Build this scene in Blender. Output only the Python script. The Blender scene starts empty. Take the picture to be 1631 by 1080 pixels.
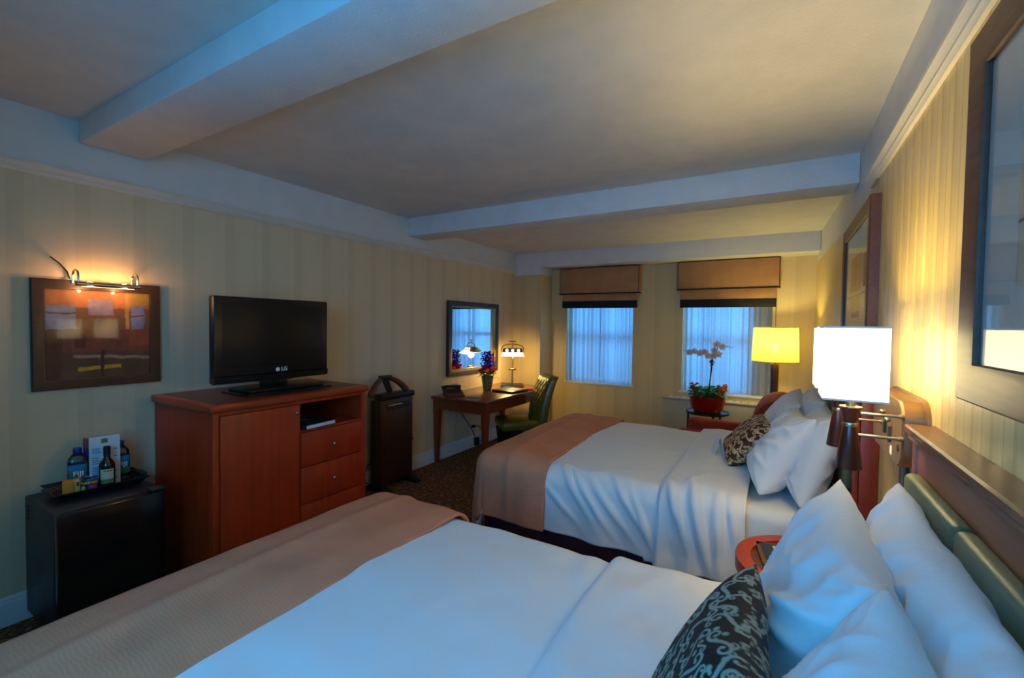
import bpy, bmesh, math, random
import numpy as np
from mathutils import Vector, Matrix, noise

random.seed(7)
PI = math.pi
C = bpy.context.scene.collection
SC = bpy.context.scene

# ------------------------------------------------------------------ camera
W_PX, H_PX, F_PX = 1631, 1080, 718.6
cam = bpy.data.cameras.new('camera')
cam.sensor_fit = 'HORIZONTAL'
cam.sensor_width = 36.0
cam.lens = F_PX / W_PX * 36.0
cam.clip_start = 0.02
cam_o = bpy.data.objects.new('camera', cam)
C.objects.link(cam_o)
yaw, pitch, roll = math.radians(30.66), math.radians(-1.733), math.radians(0.81)
fw = Vector((-math.sin(yaw) * math.cos(pitch), math.cos(yaw) * math.cos(pitch), math.sin(pitch)))
rt = Vector((math.cos(yaw), math.sin(yaw), 0))
up = rt.cross(fw)
r2 = rt * math.cos(roll) + up * math.sin(roll)
u2 = -rt * math.sin(roll) + up * math.cos(roll)
m = Matrix((r2, u2, -fw)).transposed().to_4x4()
m.translation = (0, 0, 1.56)
cam_o.matrix_world = m
SC.camera = cam_o

# ------------------------------------------------------------------ world, daylight, exposure
SC.view_settings.view_transform = 'Standard'
SC.view_settings.look = 'None'
SC.view_settings.gamma = 1.0
SC.view_settings.use_curve_mapping = False
SC.view_settings.exposure = 0.0
wd = bpy.data.worlds.new('dusk_sky')
SC.world = wd
wd.use_nodes = True
wd.node_tree.nodes['Background'].inputs[0].default_value = (0.10, 0.36, 0.9, 1)
wd.node_tree.nodes['Background'].inputs[1].default_value = 0.55


def area_light(name, loc, target, sx, sy, power, col):
    l = bpy.data.lights.new(name, 'AREA')
    l.shape = 'RECTANGLE'
    l.size, l.size_y = sx, sy
    l.energy, l.color = power, col
    o = bpy.data.objects.new(name, l)
    C.objects.link(o)
    o.location = loc
    o.rotation_euler = (Vector(target) - Vector(loc)).to_track_quat('-Z', 'Y').to_euler()
    return o


def point_light(name, loc, power, col, r=0.03, parent=None):
    l = bpy.data.lights.new(name, 'POINT')
    l.energy, l.color, l.shadow_soft_size = power, col, r
    o = bpy.data.objects.new(name, l)
    C.objects.link(o)
    o.location = loc
    if parent:
        o.parent = parent
    return o


DAY = (0.05, 0.41, 1.0)
WARM = (1.0, 0.72, 0.34)
# daylight through the windows: one behind the camera, two in the far wall
area_light('daylight_near', (-0.55, -0.93, 1.66), (-0.55, 0, 1.15), 1.5, 1.3, 62, DAY)
area_light('daylight_far', (-2.17, 6.75, 1.5), (-2.17, 6.0, 1.4), 1.1, 1.5, 19, (0.11, 0.42, 0.90))
area_light('daylight_far', (-0.65, 6.75, 1.5), (-0.65, 6.0, 1.4), 1.1, 1.5, 22, (0.11, 0.42, 0.90))

# ------------------------------------------------------------------ materials


def lin(c):
    return tuple(((v / 255) / 12.92 if v / 255 <= 0.04045 else ((v / 255 + 0.055) / 1.055) ** 2.4) for v in c) + (1,)


def base_mat(name, col, rough=0.6, metal=0.0, spec=0.5, coat=0.0):
    mt = bpy.data.materials.new(name)
    mt.use_nodes = True
    nt = mt.node_tree
    b = nt.nodes['Principled BSDF']
    b.inputs['Base Color'].default_value = lin(col)
    b.inputs['Roughness'].default_value = rough
    b.inputs['Metallic'].default_value = metal
    b.inputs['Specular IOR Level'].default_value = spec
    b.inputs['Coat Weight'].default_value = coat
    b.inputs['Coat Roughness'].default_value = 0.08
    return mt, nt, b


def coords(nt, scale=(1, 1, 1), kind='Object'):
    tc = nt.nodes.new('ShaderNodeTexCoord')
    mp = nt.nodes.new('ShaderNodeMapping')
    mp.inputs['Scale'].default_value = scale
    nt.links.new(tc.outputs[kind], mp.inputs['Vector'])
    return mp.outputs[0]


def noise_node(nt, vec, scale, detail=3, rough=0.5):
    n = nt.nodes.new('ShaderNodeTexNoise')
    n.inputs['Scale'].default_value = scale
    n.inputs['Detail'].default_value = detail
    n.inputs['Roughness'].default_value = rough
    nt.links.new(vec, n.inputs['Vector'])
    return n.outputs['Fac']


def ramp(nt, fac, stops):
    r = nt.nodes.new('ShaderNodeValToRGB')
    while len(r.color_ramp.elements) < len(stops):
        r.color_ramp.elements.new(0.5)
    for e, (p, c) in zip(r.color_ramp.elements, stops):
        e.position = p
        e.color = lin(c)
    nt.links.new(fac, r.inputs[0])
    return r.outputs[0]


def bump(nt, b, height, strength=0.3, dist=0.01):
    n = nt.nodes.new('ShaderNodeBump')
    n.inputs['Strength'].default_value = strength
    n.inputs['Distance'].default_value = dist
    nt.links.new(height, n.inputs['Height'])
    nt.links.new(n.outputs[0], b.inputs['Normal'])


def plain(name, col, rough=0.6, metal=0.0, spec=0.5, coat=0.0, var=0.06, scale=6, bmp=0.0, bscale=200, stretch=(1, 1, 1)):
    """colour with a little procedural variation and a fine bump"""
    mt, nt, b = base_mat(name, col, rough, metal, spec, coat)
    v = coords(nt, stretch)
    if var:
        lo = tuple(max(0, c * (1 - var)) for c in col)
        hi = tuple(min(255, c * (1 + var)) for c in col)
        nt.links.new(ramp(nt, noise_node(nt, v, scale), [(0.3, lo), (0.7, hi)]), b.inputs['Base Color'])
    if bmp:
        bump(nt, b, noise_node(nt, v, bscale, 2), bmp, 0.004)
    return mt


def wood(name, dark, light, axis=1, rough=0.32, coat=0.35, sc=7.0):
    mt, nt, b = base_mat(name, light, rough, 0, 0.5, coat)
    s = [9, 9, 9]
    s[axis] = 0.7
    v = coords(nt, tuple(s))
    n = noise_node(nt, v, sc, 5, 0.6)
    nt.links.new(ramp(nt, n, [(0.25, dark), (0.75, light)]), b.inputs['Base Color'])
    bump(nt, b, n, 0.05, 0.002)
    return mt


def striped_wallpaper(name, a, bcol, axis, period, rough_a=0.55, rough_b=0.32):
    mt, nt, b = base_mat(name, a, 0.5)
    v = coords(nt)
    sx = nt.nodes.new('ShaderNodeSeparateXYZ')
    nt.links.new(v, sx.inputs[0])
    mm = nt.nodes.new('ShaderNodeMath')
    mm.operation = 'MULTIPLY'
    mm.inputs[1].default_value = 1.0 / period
    nt.links.new(sx.outputs[axis], mm.inputs[0])
    fr = nt.nodes.new('ShaderNodeMath')
    fr.operation = 'FRACT'
    nt.links.new(mm.outputs[0], fr.inputs[0])
    r = nt.nodes.new('ShaderNodeValToRGB')
    r.color_ramp.interpolation = 'CONSTANT'
    els = [(0.0, a), (0.30, bcol), (0.36, a), (0.52, tuple(x * 0.965 for x in a)), (0.78, bcol), (0.93, a)]
    while len(r.color_ramp.elements) < len(els):
        r.color_ramp.elements.new(0.5)
    for e, (p, c) in zip(r.color_ramp.elements, els):
        e.position = p
        e.color = lin(c)
    nt.links.new(fr.outputs[0], r.inputs[0])
    nt.links.new(r.outputs[0], b.inputs['Base Color'])
    gt = nt.nodes.new('ShaderNodeMath')
    gt.operation = 'PINGPONG'
    gt.inputs[1].default_value = 0.5
    nt.links.new(fr.outputs[0], gt.inputs[0])
    mr = nt.nodes.new('ShaderNodeMapRange')
    mr.inputs['From Max'].default_value = 0.5
    mr.inputs['To Min'].default_value = rough_a
    mr.inputs['To Max'].default_value = rough_b
    nt.links.new(gt.outputs[0], mr.inputs['Value'])
    nt.links.new(mr.outputs[0], b.inputs['Roughness'])
    bump(nt, b, noise_node(nt, v, 160, 2), 0.05, 0.003)
    return mt


def carpet_mat():
    mt, nt, b = base_mat('carpet', (80, 52, 34), 0.95, 0, 0.1)
    v = coords(nt)
    vo = nt.nodes.new('ShaderNodeTexVoronoi')
    vo.feature = 'DISTANCE_TO_EDGE'
    vo.inputs['Scale'].default_value = 22
    nt.links.new(v, vo.inputs['Vector'])
    n1 = noise_node(nt, v, 30, 4, 0.7)
    mx = nt.nodes.new('ShaderNodeMath')
    mx.operation = 'MULTIPLY_ADD'
    mx.inputs[1].default_value = -0.9
    nt.links.new(vo.outputs['Distance'], mx.inputs[0])
    nt.links.new(n1, mx.inputs[2])
    nt.links.new(ramp(nt, mx.outputs[0], [(0.30, (104, 66, 42)), (0.48, (126, 84, 54)), (0.58, (172, 130, 86))]), b.inputs['Base Color'])
    bump(nt, b, noise_node(nt, v, 260, 3), 0.5, 0.006)
    return mt


def glass_pane(name, refl=0.08, most=1.0, tint=(1, 1, 1, 1)):
    mt = bpy.data.materials.new(name)
    mt.use_nodes = True
    nt = mt.node_tree
    nt.nodes.clear()
    out = nt.nodes.new('ShaderNodeOutputMaterial')
    mix = nt.nodes.new('ShaderNodeMixShader')
    tr = nt.nodes.new('ShaderNodeBsdfTransparent')
    tr.inputs[0].default_value = tint
    gl = nt.nodes.new('ShaderNodeBsdfGlossy')
    gl.inputs['Roughness'].default_value = 0.02
    fr = nt.nodes.new('ShaderNodeLayerWeight')
    fr.inputs['Blend'].default_value = refl * 2
    ml = nt.nodes.new('ShaderNodeMath')
    ml.operation = 'MULTIPLY'
    ml.inputs[1].default_value = most
    nt.links.new(fr.outputs['Fresnel'], ml.inputs[0])
    nt.links.new(ml.outputs[0], mix.inputs[0])
    nt.links.new(tr.outputs[0], mix.inputs[1])
    nt.links.new(gl.outputs[0], mix.inputs[2])
    nt.links.new(mix.outputs[0], out.inputs[0])
    return mt


def thin_cloth(name, col, see=0.2, transl=0.6, emit=None):
    """thin fabric that lets light through"""
    mt = bpy.data.materials.new(name)
    mt.use_nodes = True
    nt = mt.node_tree
    nt.nodes.clear()
    out = nt.nodes.new('ShaderNodeOutputMaterial')
    m1 = nt.nodes.new('ShaderNodeMixShader')
    m2 = nt.nodes.new('ShaderNodeMixShader')
    tr = nt.nodes.new('ShaderNodeBsdfTransparent')
    tl = nt.nodes.new('ShaderNodeBsdfTranslucent')
    df = nt.nodes.new('ShaderNodeBsdfDiffuse')
    v = coords(nt, (1, 1, 1))
    hi = col
    lo = tuple(c * 0.93 for c in col)
    cr = ramp(nt, noise_node(nt, v, 90, 2), [(0.35, lo), (0.65, hi)])
    nt.links.new(cr, tl.inputs[0])
    nt.links.new(cr, df.inputs[0])
    m1.inputs[0].default_value = transl
    m2.inputs[0].default_value = see
    nt.links.new(df.outputs[0], m1.inputs[1])
    nt.links.new(tl.outputs[0], m1.inputs[2])
    nt.links.new(m1.outputs[0], m2.inputs[1])
    nt.links.new(tr.outputs[0], m2.inputs[2])
    last = m2.outputs[0]
    if emit:
        em = nt.nodes.new('ShaderNodeEmission')
        em.inputs[0].default_value = emit[0]
        em.inputs[1].default_value = emit[1]
        ad = nt.nodes.new('ShaderNodeAddShader')
        nt.links.new(last, ad.inputs[0])
        nt.links.new(em.outputs[0], ad.inputs[1])
        last = ad.outputs[0]
    nt.links.new(last, out.inputs[0])
    return mt


def glow(name, col, strength):
    mt = bpy.data.materials.new(name)
    mt.use_nodes = True
    nt = mt.node_tree
    b = nt.nodes['Principled BSDF']
    b.inputs['Base Color'].default_value = (0.8, 0.8, 0.8, 1)
    b.inputs['Emission Color'].default_value = col
    b.inputs['Emission Strength'].default_value = strength
    return mt


def attr_mat(name, rough=0.6, coat=0.0, bmp=0.0):
    mt, nt, b = base_mat(name, (200, 200, 200), rough, 0, 0.4, coat)
    a = nt.nodes.new('ShaderNodeAttribute')
    a.attribute_name = 'pattern'
    nt.links.new(a.outputs['Color'], b.inputs['Base Color'])
    if bmp:
        bump(nt, b, noise_node(nt, coords(nt), 320, 2), bmp, 0.003)
    return mt


def linen(name, col, bmp=0.12, wr=7, rough=0.8):
    mt, nt, b = base_mat(name, col, rough, 0, 0.25)
    b.inputs['Sheen Weight'].default_value = 0.15
    v = coords(nt)
    n = noise_node(nt, v, wr, 3)
    ad = nt.nodes.new('ShaderNodeMath')
    ad.operation = 'MULTIPLY_ADD'
    ad.inputs[1].default_value = 0.06
    nt.links.new(noise_node(nt, v, 420, 1), ad.inputs[0])
    nt.links.new(n, ad.inputs[2])
    bump(nt, b, ad.outputs[0], bmp, 0.03)
    return mt


def knit(name, col):
    mt, nt, b = base_mat(name, col, 0.9, 0, 0.15)
    v = coords(nt)
    w = nt.nodes.new('ShaderNodeTexWave')
    w.bands_direction = 'Y'
    w.inputs['Scale'].default_value = 30
    w.inputs['Distortion'].default_value = 6
    w.inputs['Detail'].default_value = 2
    nt.links.new(v, w.inputs['Vector'])
    w2 = nt.nodes.new('ShaderNodeTexWave')
    w2.bands_direction = 'Z'
    w2.inputs['Scale'].default_value = 22
    w2.inputs['Distortion'].default_value = 1.2
    nt.links.new(v, w2.inputs['Vector'])
    ad = nt.nodes.new('ShaderNodeMath')
    nt.links.new(w.outputs['Fac'], ad.inputs[0])
    nt.links.new(w2.outputs['Fac'], ad.inputs[1])
    bump(nt, b, ad.outputs[0], 0.16, 0.002)
    lo = tuple(c * 0.93 for c in col)
    nt.links.new(ramp(nt, noise_node(nt, v, 5), [(0.3, lo), (0.7, col)]), b.inputs['Base Color'])
    return mt


M = dict(
    wall=striped_wallpaper('wall_paper', (228, 205, 164), (226, 203, 161), 1, 0.26, 0.5, 0.44),
    wall_stripe=striped_wallpaper('wall_paper_striped', (226, 198, 136), (208, 178, 112), 1, 0.115, 0.5, 0.28),
    wall_far=striped_wallpaper('wall_paper_far', (222, 196, 140), (220, 193, 137), 0, 0.26, 0.5, 0.44),
    white=plain('white_paint', (226, 224, 218), 0.55, var=0.015, bmp=0.08, bscale=300),
    ceiling=plain('ceiling_stucco', (224, 218, 208), 0.75, var=0.02, bmp=0.55, bscale=110),
    beam=plain('beam_stucco', (228, 226, 222), 0.7, var=0.02, bmp=0.6, bscale=95),
    trim=plain('trim_paint', (222, 214, 196), 0.42, var=0.015),
    carpet=carpet_mat(),
    cherry=wood('cherry_wood', (152, 38, 5), (186, 56, 9), 2, 0.45, 0.0, 3.0),
    cherry_post=wood('cherry_post', (112, 34, 10), (140, 48, 16), 2, 0.42, 0.1, 3.0),
    cherry_h=wood('cherry_wood_across', (148, 42, 8), (180, 58, 12), 1, 0.36, 0.2, 3.0),
    cherry_in=wood('cherry_inside', (120, 46, 14), (146, 60, 20), 1, 0.5, 0.1),
    walnut=wood('walnut', (84, 36, 20), (112, 54, 30), 1, 0.42, 0.12),
    walnut_v=wood('walnut_upright', (52, 20, 14), (72, 28, 18), 2, 0.3, 0.3),
    desk=wood('desk_wood', (104, 44, 18), (134, 60, 26), 1, 0.28, 0.35),
    desk_v=wood('desk_leg_wood', (120, 44, 14), (142, 56, 20), 2, 0.38, 0.2),
    frame=wood('frame_wood', (46, 25, 16), (64, 36, 22), 1, 0.45, 0.06),
    black=plain('black_plastic', (17, 17, 18), 0.35, var=0.05),
    gloss_black=plain('gloss_black', (20, 18, 16), 0.32, var=0.03, spec=0.35),
    screen=plain('tv_screen', (20, 19, 15), 0.42, var=0.02, spec=0.3),
    fridge=plain('fridge_black', (40, 42, 44), 0.4, var=0.06),
    fridge_door=plain('fridge_door_black', (20, 18, 14), 0.2, var=0.05),
    tray=plain('tray_black', (18, 18, 19), 0.45, var=0.05),
    steel=plain('steel', (200, 198, 190), 0.25, metal=1.0, var=0.03),
    bronze=plain('brushed_bronze', (150, 118, 82), 0.42, metal=0.75, var=0.05, stretch=(1, 8, 1)),
    brass=plain('aged_brass', (176, 152, 110), 0.28, metal=1.0, var=0.05),
    nickel=plain('satin_nickel', (190, 178, 150), 0.3, metal=1.0, var=0.03),
    duvet=linen('white_duvet', (234, 230, 224)),
    sheet=linen('white_sheet', (230, 228, 222), 0.06),
    pillow=linen('white_pillow', (232, 231, 228), 0.18, 9),
    runner=knit('tan_knit', (218, 142, 104)),
    skirt=plain('burgundy_skirt', (74, 22, 34), 0.85, var=0.1),
    leather=plain('green_leather', (84, 98, 72), 0.42, var=0.08, bmp=0.12, bscale=160),
    olive=plain('olive_leather', (98, 88, 22), 0.3, var=0.1, bmp=0.12, bscale=140),
    rust=plain('rust_upholstery', (150, 48, 22), 0.85, var=0.08, bmp=0.2, bscale=400),
    tan=plain('tan_linen', (184, 134, 90), 0.85, var=0.05, bmp=0.2, bscale=400),
    band=plain('dark_band', (20, 18, 22), 0.8, var=0.05),
    sheer=thin_cloth('sheer_curtain', (232, 236, 242), 0.13, 0.80),
    shade=thin_cloth('white_lampshade', (240, 236, 225), 0.05, 0.72, ((0.93, 1.0, 0.84, 1), 1.0)),
    shade_y=thin_cloth('cream_lampshade', (212, 198, 112), 0.02, 0.55),
    bulb=glow('bulb', (1.0, 0.9, 0.7, 1), 14.0),
    bulb_dim=glow('picture_light_tube', (1.0, 0.62, 0.3, 1), 2.5),
    diffuser=glow('white_glass', (1.0, 0.86, 0.7, 1), 1.6),
    pane=glass_pane('window_glass'),
    picture_glass=glass_pane('picture_glass', 0.16, 0.30),
    mirror=plain('mirror_silver', (235, 238, 238), 0.02, metal=1.0, var=0),
    ac=plain('heater_paint', (188, 178, 146), 0.5, var=0.03),
    redpot=plain('red_glaze', (150, 16, 8), 0.12, var=0.05, coat=0.6),
    olivepot=plain('olive_glaze', (104, 100, 40), 0.25, var=0.1, coat=0.4),
    soil=plain('soil', (50, 36, 24), 0.95, var=0.2, bmp=0.6, bscale=80),
    leaf=plain('leaf_green', (88, 146, 44), 0.45, var=0.25, scale=30),
    stem=plain('stem_green', (58, 66, 34), 0.5, var=0.2),
    petal=thin_cloth('orchid_petal', (246, 222, 204), 0.0, 0.45),
    orange=thin_cloth('orange_bloom', (236, 150, 76), 0.0, 0.35),
    red_bloom=thin_cloth('red_bloom', (244, 84, 46), 0.0, 0.45),
    purple=thin_cloth('purple_bloom', (112, 54, 214), 0.0, 0.45),
    paper=plain('paper', (226, 226, 222), 0.7, var=0.02),
    navy=plain('navy_cover', (28, 34, 46), 0.4, var=0.08),
    darkleather=plain('dark_leather_folder', (50, 44, 24), 0.35, var=0.1),
    pet=glass_pane('clear_plastic', 0.2, 1.0, (0.62, 0.72, 0.76, 1)),
    fiji=attr_mat('water_label', 0.4),
    blue_cap=plain('blue_cap', (16, 52, 150), 0.4),
    wine=plain('dark_bottle', (14, 14, 10), 0.08, coat=0.5, var=0.05),
    yellowbox=plain('yellow_carton', (222, 142, 24), 0.5, var=0.05),
    creambox=plain('cream_carton', (214, 178, 76), 0.5, var=0.05),
    redbox=plain('red_carton', (160, 46, 18), 0.5, var=0.05),
    tin=plain('tin', (180, 180, 182), 0.25, metal=0.9, var=0.03),
    canblue=plain('can_blue', (22, 30, 90), 0.35),
    canyellow=plain('can_yellow', (226, 196, 40), 0.4, var=0),
    magenta=plain('can_magenta', (164, 40, 112), 0.4, var=0.03),
    ink=plain('ink', (24, 24, 26), 0.6, var=0),
    redink=plain('red_ink', (150, 30, 28), 0.6, var=0),
    whiteink=plain('white_ink', (235, 235, 232), 0.5, var=0),
    cream_label=plain('cream_label', (206, 200, 164), 0.6, var=0.06),
    green_label=plain('green_label', (112, 120, 70), 0.6, var=0.15, scale=30),
    teal=plain('teal_print', (60, 120, 160), 0.6, var=0.05),
    art=attr_mat('printed_picture', 0.5),
    mat_board=plain('mat_board', (196, 202, 196), 0.8, var=0.02),
    press=plain('press_wood', (54, 32, 20), 0.4, var=0.12, scale=10, stretch=(6, 6, 1)),
    scroll=attr_mat('scroll_brocade', 0.75, 0, 0.25),
    frame_brown=wood('frame_brown', (84, 46, 26), (112, 66, 40), 1, 0.45, 0.06),
    gold=plain('gold_trim', (150, 118, 60), 0.35, metal=0.7, var=0.05),
    cord=plain('dark_cord', (24, 20, 18), 0.5),
    plate=plain('outlet_plate', (220, 212, 192), 0.4, var=0),
)

# ------------------------------------------------------------------ mesh helpers


class MB:
    def __init__(self):
        self.bm = bmesh.new()
        self.mi = 0

    def _done(self, verts, mtx=None):
        if mtx is not None:
            bmesh.ops.transform(self.bm, matrix=mtx, verts=verts)
        return verts

    def box(self, x0, x1, y0, y1, z0, z1, b=0.0, seg=2, mtx=None):
        g = bmesh.ops.create_cube(self.bm, size=1, matrix=Matrix.Translation(((x0 + x1) / 2, (y0 + y1) / 2, (z0 + z1) / 2)) @ Matrix.Diagonal((abs(x1 - x0), abs(y1 - y0), abs(z1 - z0), 1)))
        vs = g['verts']
        if b > 0:
            es = list({e for v in vs for e in v.link_edges})
            r = bmesh.ops.bevel(self.bm, geom=es, offset=b, segments=seg, profile=0.5, affect='EDGES', clamp_overlap=True)
            vs = list({v for f in r['faces'] for v in f.verts} | {v for v in vs if v.is_valid})
            # keep the flat faces too
            fs = {f for v in vs for f in v.link_faces}
            vs = list({v for f in fs for v in f.verts})
        return self._done(vs, mtx)

    def grid(self, P, closed_u=False, closed_v=False):
        """P[i][j] -> points"""
        nu, nv = len(P), len(P[0])
        V = [[self.bm.verts.new(p) for p in row] for row in P]
        fs = []
        for i in range(nu if closed_u else nu - 1):
            for j in range(nv if closed_v else nv - 1):
                a, b, c, d = V[i][j], V[(i + 1) % nu][j], V[(i + 1) % nu][(j + 1) % nv], V[i][(j + 1) % nv]
                try:
                    f = self.bm.faces.new((a, b, c, d))
                    f.material_index = self.mi
                    fs.append(f)
                except ValueError:
                    pass
        return V

    def cap(self, ring):
        try:
            f = self.bm.faces.new(ring)
            f.material_index = self.mi
        except ValueError:
            pass

    def lathe(self, prof, c=(0, 0, 0), seg=24, mtx=None, sq=None):
        """prof: list of (r,z) from bottom to top"""
        P = []
        for i in range(seg):
            a = 2 * PI * i / seg
            ca, sa = math.cos(a), math.sin(a)
            if sq:
                k = (abs(ca) ** sq + abs(sa) ** sq) ** (-1 / sq)
                ca, sa = ca * k, sa * k
            P.append([(c[0] + r * ca, c[1] + r * sa, c[2] + z) for r, z in prof])
        V = self.grid(P, closed_u=True)
        if prof[0][0] > 1e-6:
            self.cap([V[i][0] for i in range(seg)][::-1])
        if prof[-1][0] > 1e-6:
            self.cap([V[i][-1] for i in range(seg)])
        vs = [v for row in V for v in row]
        return self._done(vs, mtx)

    def tube(self, pts, r, seg=8, caps=True, mtx=None):
        pts = [Vector(p) for p in pts]
        n = len(pts)
        rs = r if isinstance(r, (list, tuple)) else [r] * n
        rows = []
        ref = None
        for i, p in enumerate(pts):
            t = (pts[min(i + 1, n - 1)] - pts[max(i - 1, 0)]).normalized()
            if ref is None:
                ref = Vector((0, 0, 1)) if abs(t.z) < 0.9 else Vector((1, 0, 0))
            s = t.cross(ref).normalized()
            ref = s.cross(t).normalized()
            rows.append([p + (s * math.cos(2 * PI * k / seg) + ref * math.sin(2 * PI * k / seg)) * rs[i] for k in range(seg)])
        V = self.grid(rows, closed_v=True)
        if caps:
            self.cap(V[0])
            self.cap(V[-1][::-1])
        return self._done([v for row in V for v in row], mtx)

    def prism(self, poly, axis, a0, a1, mtx=None):
        """closed 2-D outline extruded along an axis (0,1,2)"""
        def pt(p, a):
            q = [0, 0, 0]
            o = [k for k in range(3) if k != axis]
            q[o[0]], q[o[1]], q[axis] = p[0], p[1], a
            return q
        A = [self.bm.verts.new(pt(p, a0)) for p in poly]
        B = [self.bm.verts.new(pt(p, a1)) for p in poly]
        n = len(poly)
        for i in range(n):
            f = self.bm.faces.new((A[i], A[(i + 1) % n], B[(i + 1) % n], B[i]))
            f.material_index = self.mi
        self.cap(A[::-1])
        self.cap(B)
        return self._done(A + B, mtx)

    def ball(self, c, r, seg=12, mtx=None):
        rx, ry, rz = r if isinstance(r, (tuple, list)) else (r, r, r)
        g = bmesh.ops.create_uvsphere(self.bm, u_segments=seg, v_segments=max(6, seg // 2), radius=1,
                                      matrix=Matrix.Translation(c) @ Matrix.Diagonal((rx, ry, rz, 1)))
        return self._done(g['verts'], mtx)

    def leaf(self, base, d, L, w, droop=0.3, fold=0.15, n=5):
        base, d = Vector(base), Vector(d).normalized()
        s = d.cross(Vector((0, 0, 1)))
        s = s.normalized() if s.length > 1e-3 else Vector((1, 0, 0))
        nn = s.cross(d).normalized()
        P = []
        for i in range(n + 1):
            t = i / n
            wd_ = w * math.sin(PI * min(1, 0.08 + t * 0.92)) ** 0.8
            c = base + d * L * t - Vector((0, 0, 1)) * droop * L * t * t
            P.append([c - s * wd_ + nn * fold * wd_, c, c + s * wd_ + nn * fold * wd_])
        self.grid(P)

    def build(self, name, mat, parent=None, angle=38, loc=None, weld=False):
        if weld:
            bmesh.ops.remove_doubles(self.bm, verts=self.bm.verts, dist=1e-5)
        bmesh.ops.recalc_face_normals(self.bm, faces=self.bm.faces)
        me = bpy.data.meshes.new(name)
        self.bm.to_mesh(me)
        self.bm.free()
        for mm in (mat if isinstance(mat, (list, tuple)) else [mat]):
            me.materials.append(M[mm] if isinstance(mm, str) else mm)
        for p in me.polygons:
            p.use_smooth = True
        me.set_sharp_from_angle(angle=math.radians(angle))
        o = bpy.data.objects.new(name, me)
        C.objects.link(o)
        if loc is not None:
            o.location = loc
        if parent:
            o.parent = parent
        return o


def thing(name, label, cat, loc=(0, 0, 0), rz=0.0, group=None):
    o = bpy.data.objects.new(name, None)
    o.empty_display_size = 0.05
    C.objects.link(o)
    o.location = loc
    o.rotation_euler = (0, 0, rz)
    return tag(o, label, cat, group)


def tag(o, label, cat, group=None):
    o['label'] = label
    o['category'] = cat
    if group:
        o['group'] = group
    return o


def struct(o, label=None):
    o['kind'] = 'structure'
    if label:
        o['label'] = label
    return o


def box_obj(name, mat, parent, x0, x1, y0, y1, z0, z1, b=0.0, seg=2, mtx=None):
    q = MB()
    q.box(x0, x1, y0, y1, z0, z1, b, seg, mtx)
    return q.build(name, mat, parent)


def copy_tree(o, parent=None):
    c = o.copy()
    C.objects.link(c)
    if parent:
        c.parent = parent
    for ch in [x for x in bpy.data.objects if x.parent == o]:
        copy_tree(ch, c)
    return c


def text(name, body, size, mat, parent, mtx, depth=0.0006, bold=0.0):
    cu = bpy.data.curves.new('letters', 'FONT')
    cu.body = body
    cu.size = size
    cu.extrude = depth
    cu.offset = bold
    cu.align_x = 'CENTER'
    cu.align_y = 'CENTER'
    cu.resolution_u = 3
    o = bpy.data.objects.new('letters', cu)
    C.objects.link(o)
    dg = bpy.context.evaluated_depsgraph_get()
    me = bpy.data.meshes.new_from_object(o.evaluated_get(dg))
    bpy.data.objects.remove(o)
    bpy.data.curves.remove(cu)
    me.transform(mtx)
    me.materials.clear()
    me.materials.append(M[mat])
    t = bpy.data.objects.new(name, me)
    C.objects.link(t)
    if parent:
        t.parent = parent
    return t


def face_x(loc, flip=1):
    """letters that face +x (read from the room towards the left wall)"""
    return Matrix.Translation(loc) @ Matrix(((0, 0, 1, 0), (1, 0, 0, 0), (0, 1, 0, 0), (0, 0, 0, 1)))


def face_y(loc):
    """letters facing -y"""
    return Matrix.Translation(loc) @ Matrix(((1, 0, 0, 0), (0, 0, -1, 0), (0, 1, 0, 0), (0, 0, 0, 1)))


def nz(x, y, z, s=1.0):
    return noise.noise(Vector((x * s, y * s, z * s)))

# ------------------------------------------------------------------ room shell
XL, XR, YN, YF = -3.34, 0.40, -0.75, 6.05
ZC, ZB = 2.65, 2.595
ZT = 2.305
q = MB(); q.box(XL - 0.15, XR + 0.15, YN - 0.15, YF + 0.3, -0.1, 0.0); struct(q.build('floor', 'carpet'), 'brown patterned carpet floor')
q = MB(); q.box(XL - 0.12, XR + 0.12, YN - 0.15, 3.6, ZC, ZC + 0.1); q.box(XL - 0.12, XR + 0.12, 3.6, YF + 0.3, ZB, ZB + 0.155)
struct(q.build('ceiling', 'ceiling'), 'off-white textured ceiling')
q = MB(); q.box(XL - 0.12, XL, YN, YF + 0.25, 0, ZT); struct(q.build('wall_left', 'wall'), 'cream papered wall on the left')
q = MB(); q.box(XR, XR + 0.12, YN, 4.3, 0, ZT); struct(q.build('wall_right', 'wall_stripe'), 'striped cream wall behind the beds')
q = MB(); q.prism([(XR, 4.3), (0.335, YF), (0.335, YF + 0.25), (XR + 0.12, YF + 0.25), (XR + 0.12, 4.3)], 2, 0, ZT)
struct(q.build('wall_right', 'wall_stripe'), 'striped cream wall in the far right corner')


def pierced_wall(mb, x0, x1, z0, z1, y0, y1, holes):
    """wall in the xz plane with rectangular openings (hx0,hx1,hz0,hz1), sorted in x"""
    x = x0
    for a, b, c, d in holes:
        mb.box(x, a, y0, y1, z0, z1)
        if c > z0:
            mb.box(a, b, y0, y1, z0, c)
        if d < z1:
            mb.box(a, b, y0, y1, d, z1)
        x = b
    mb.box(x, x1, y0, y1, z0, z1)


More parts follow.
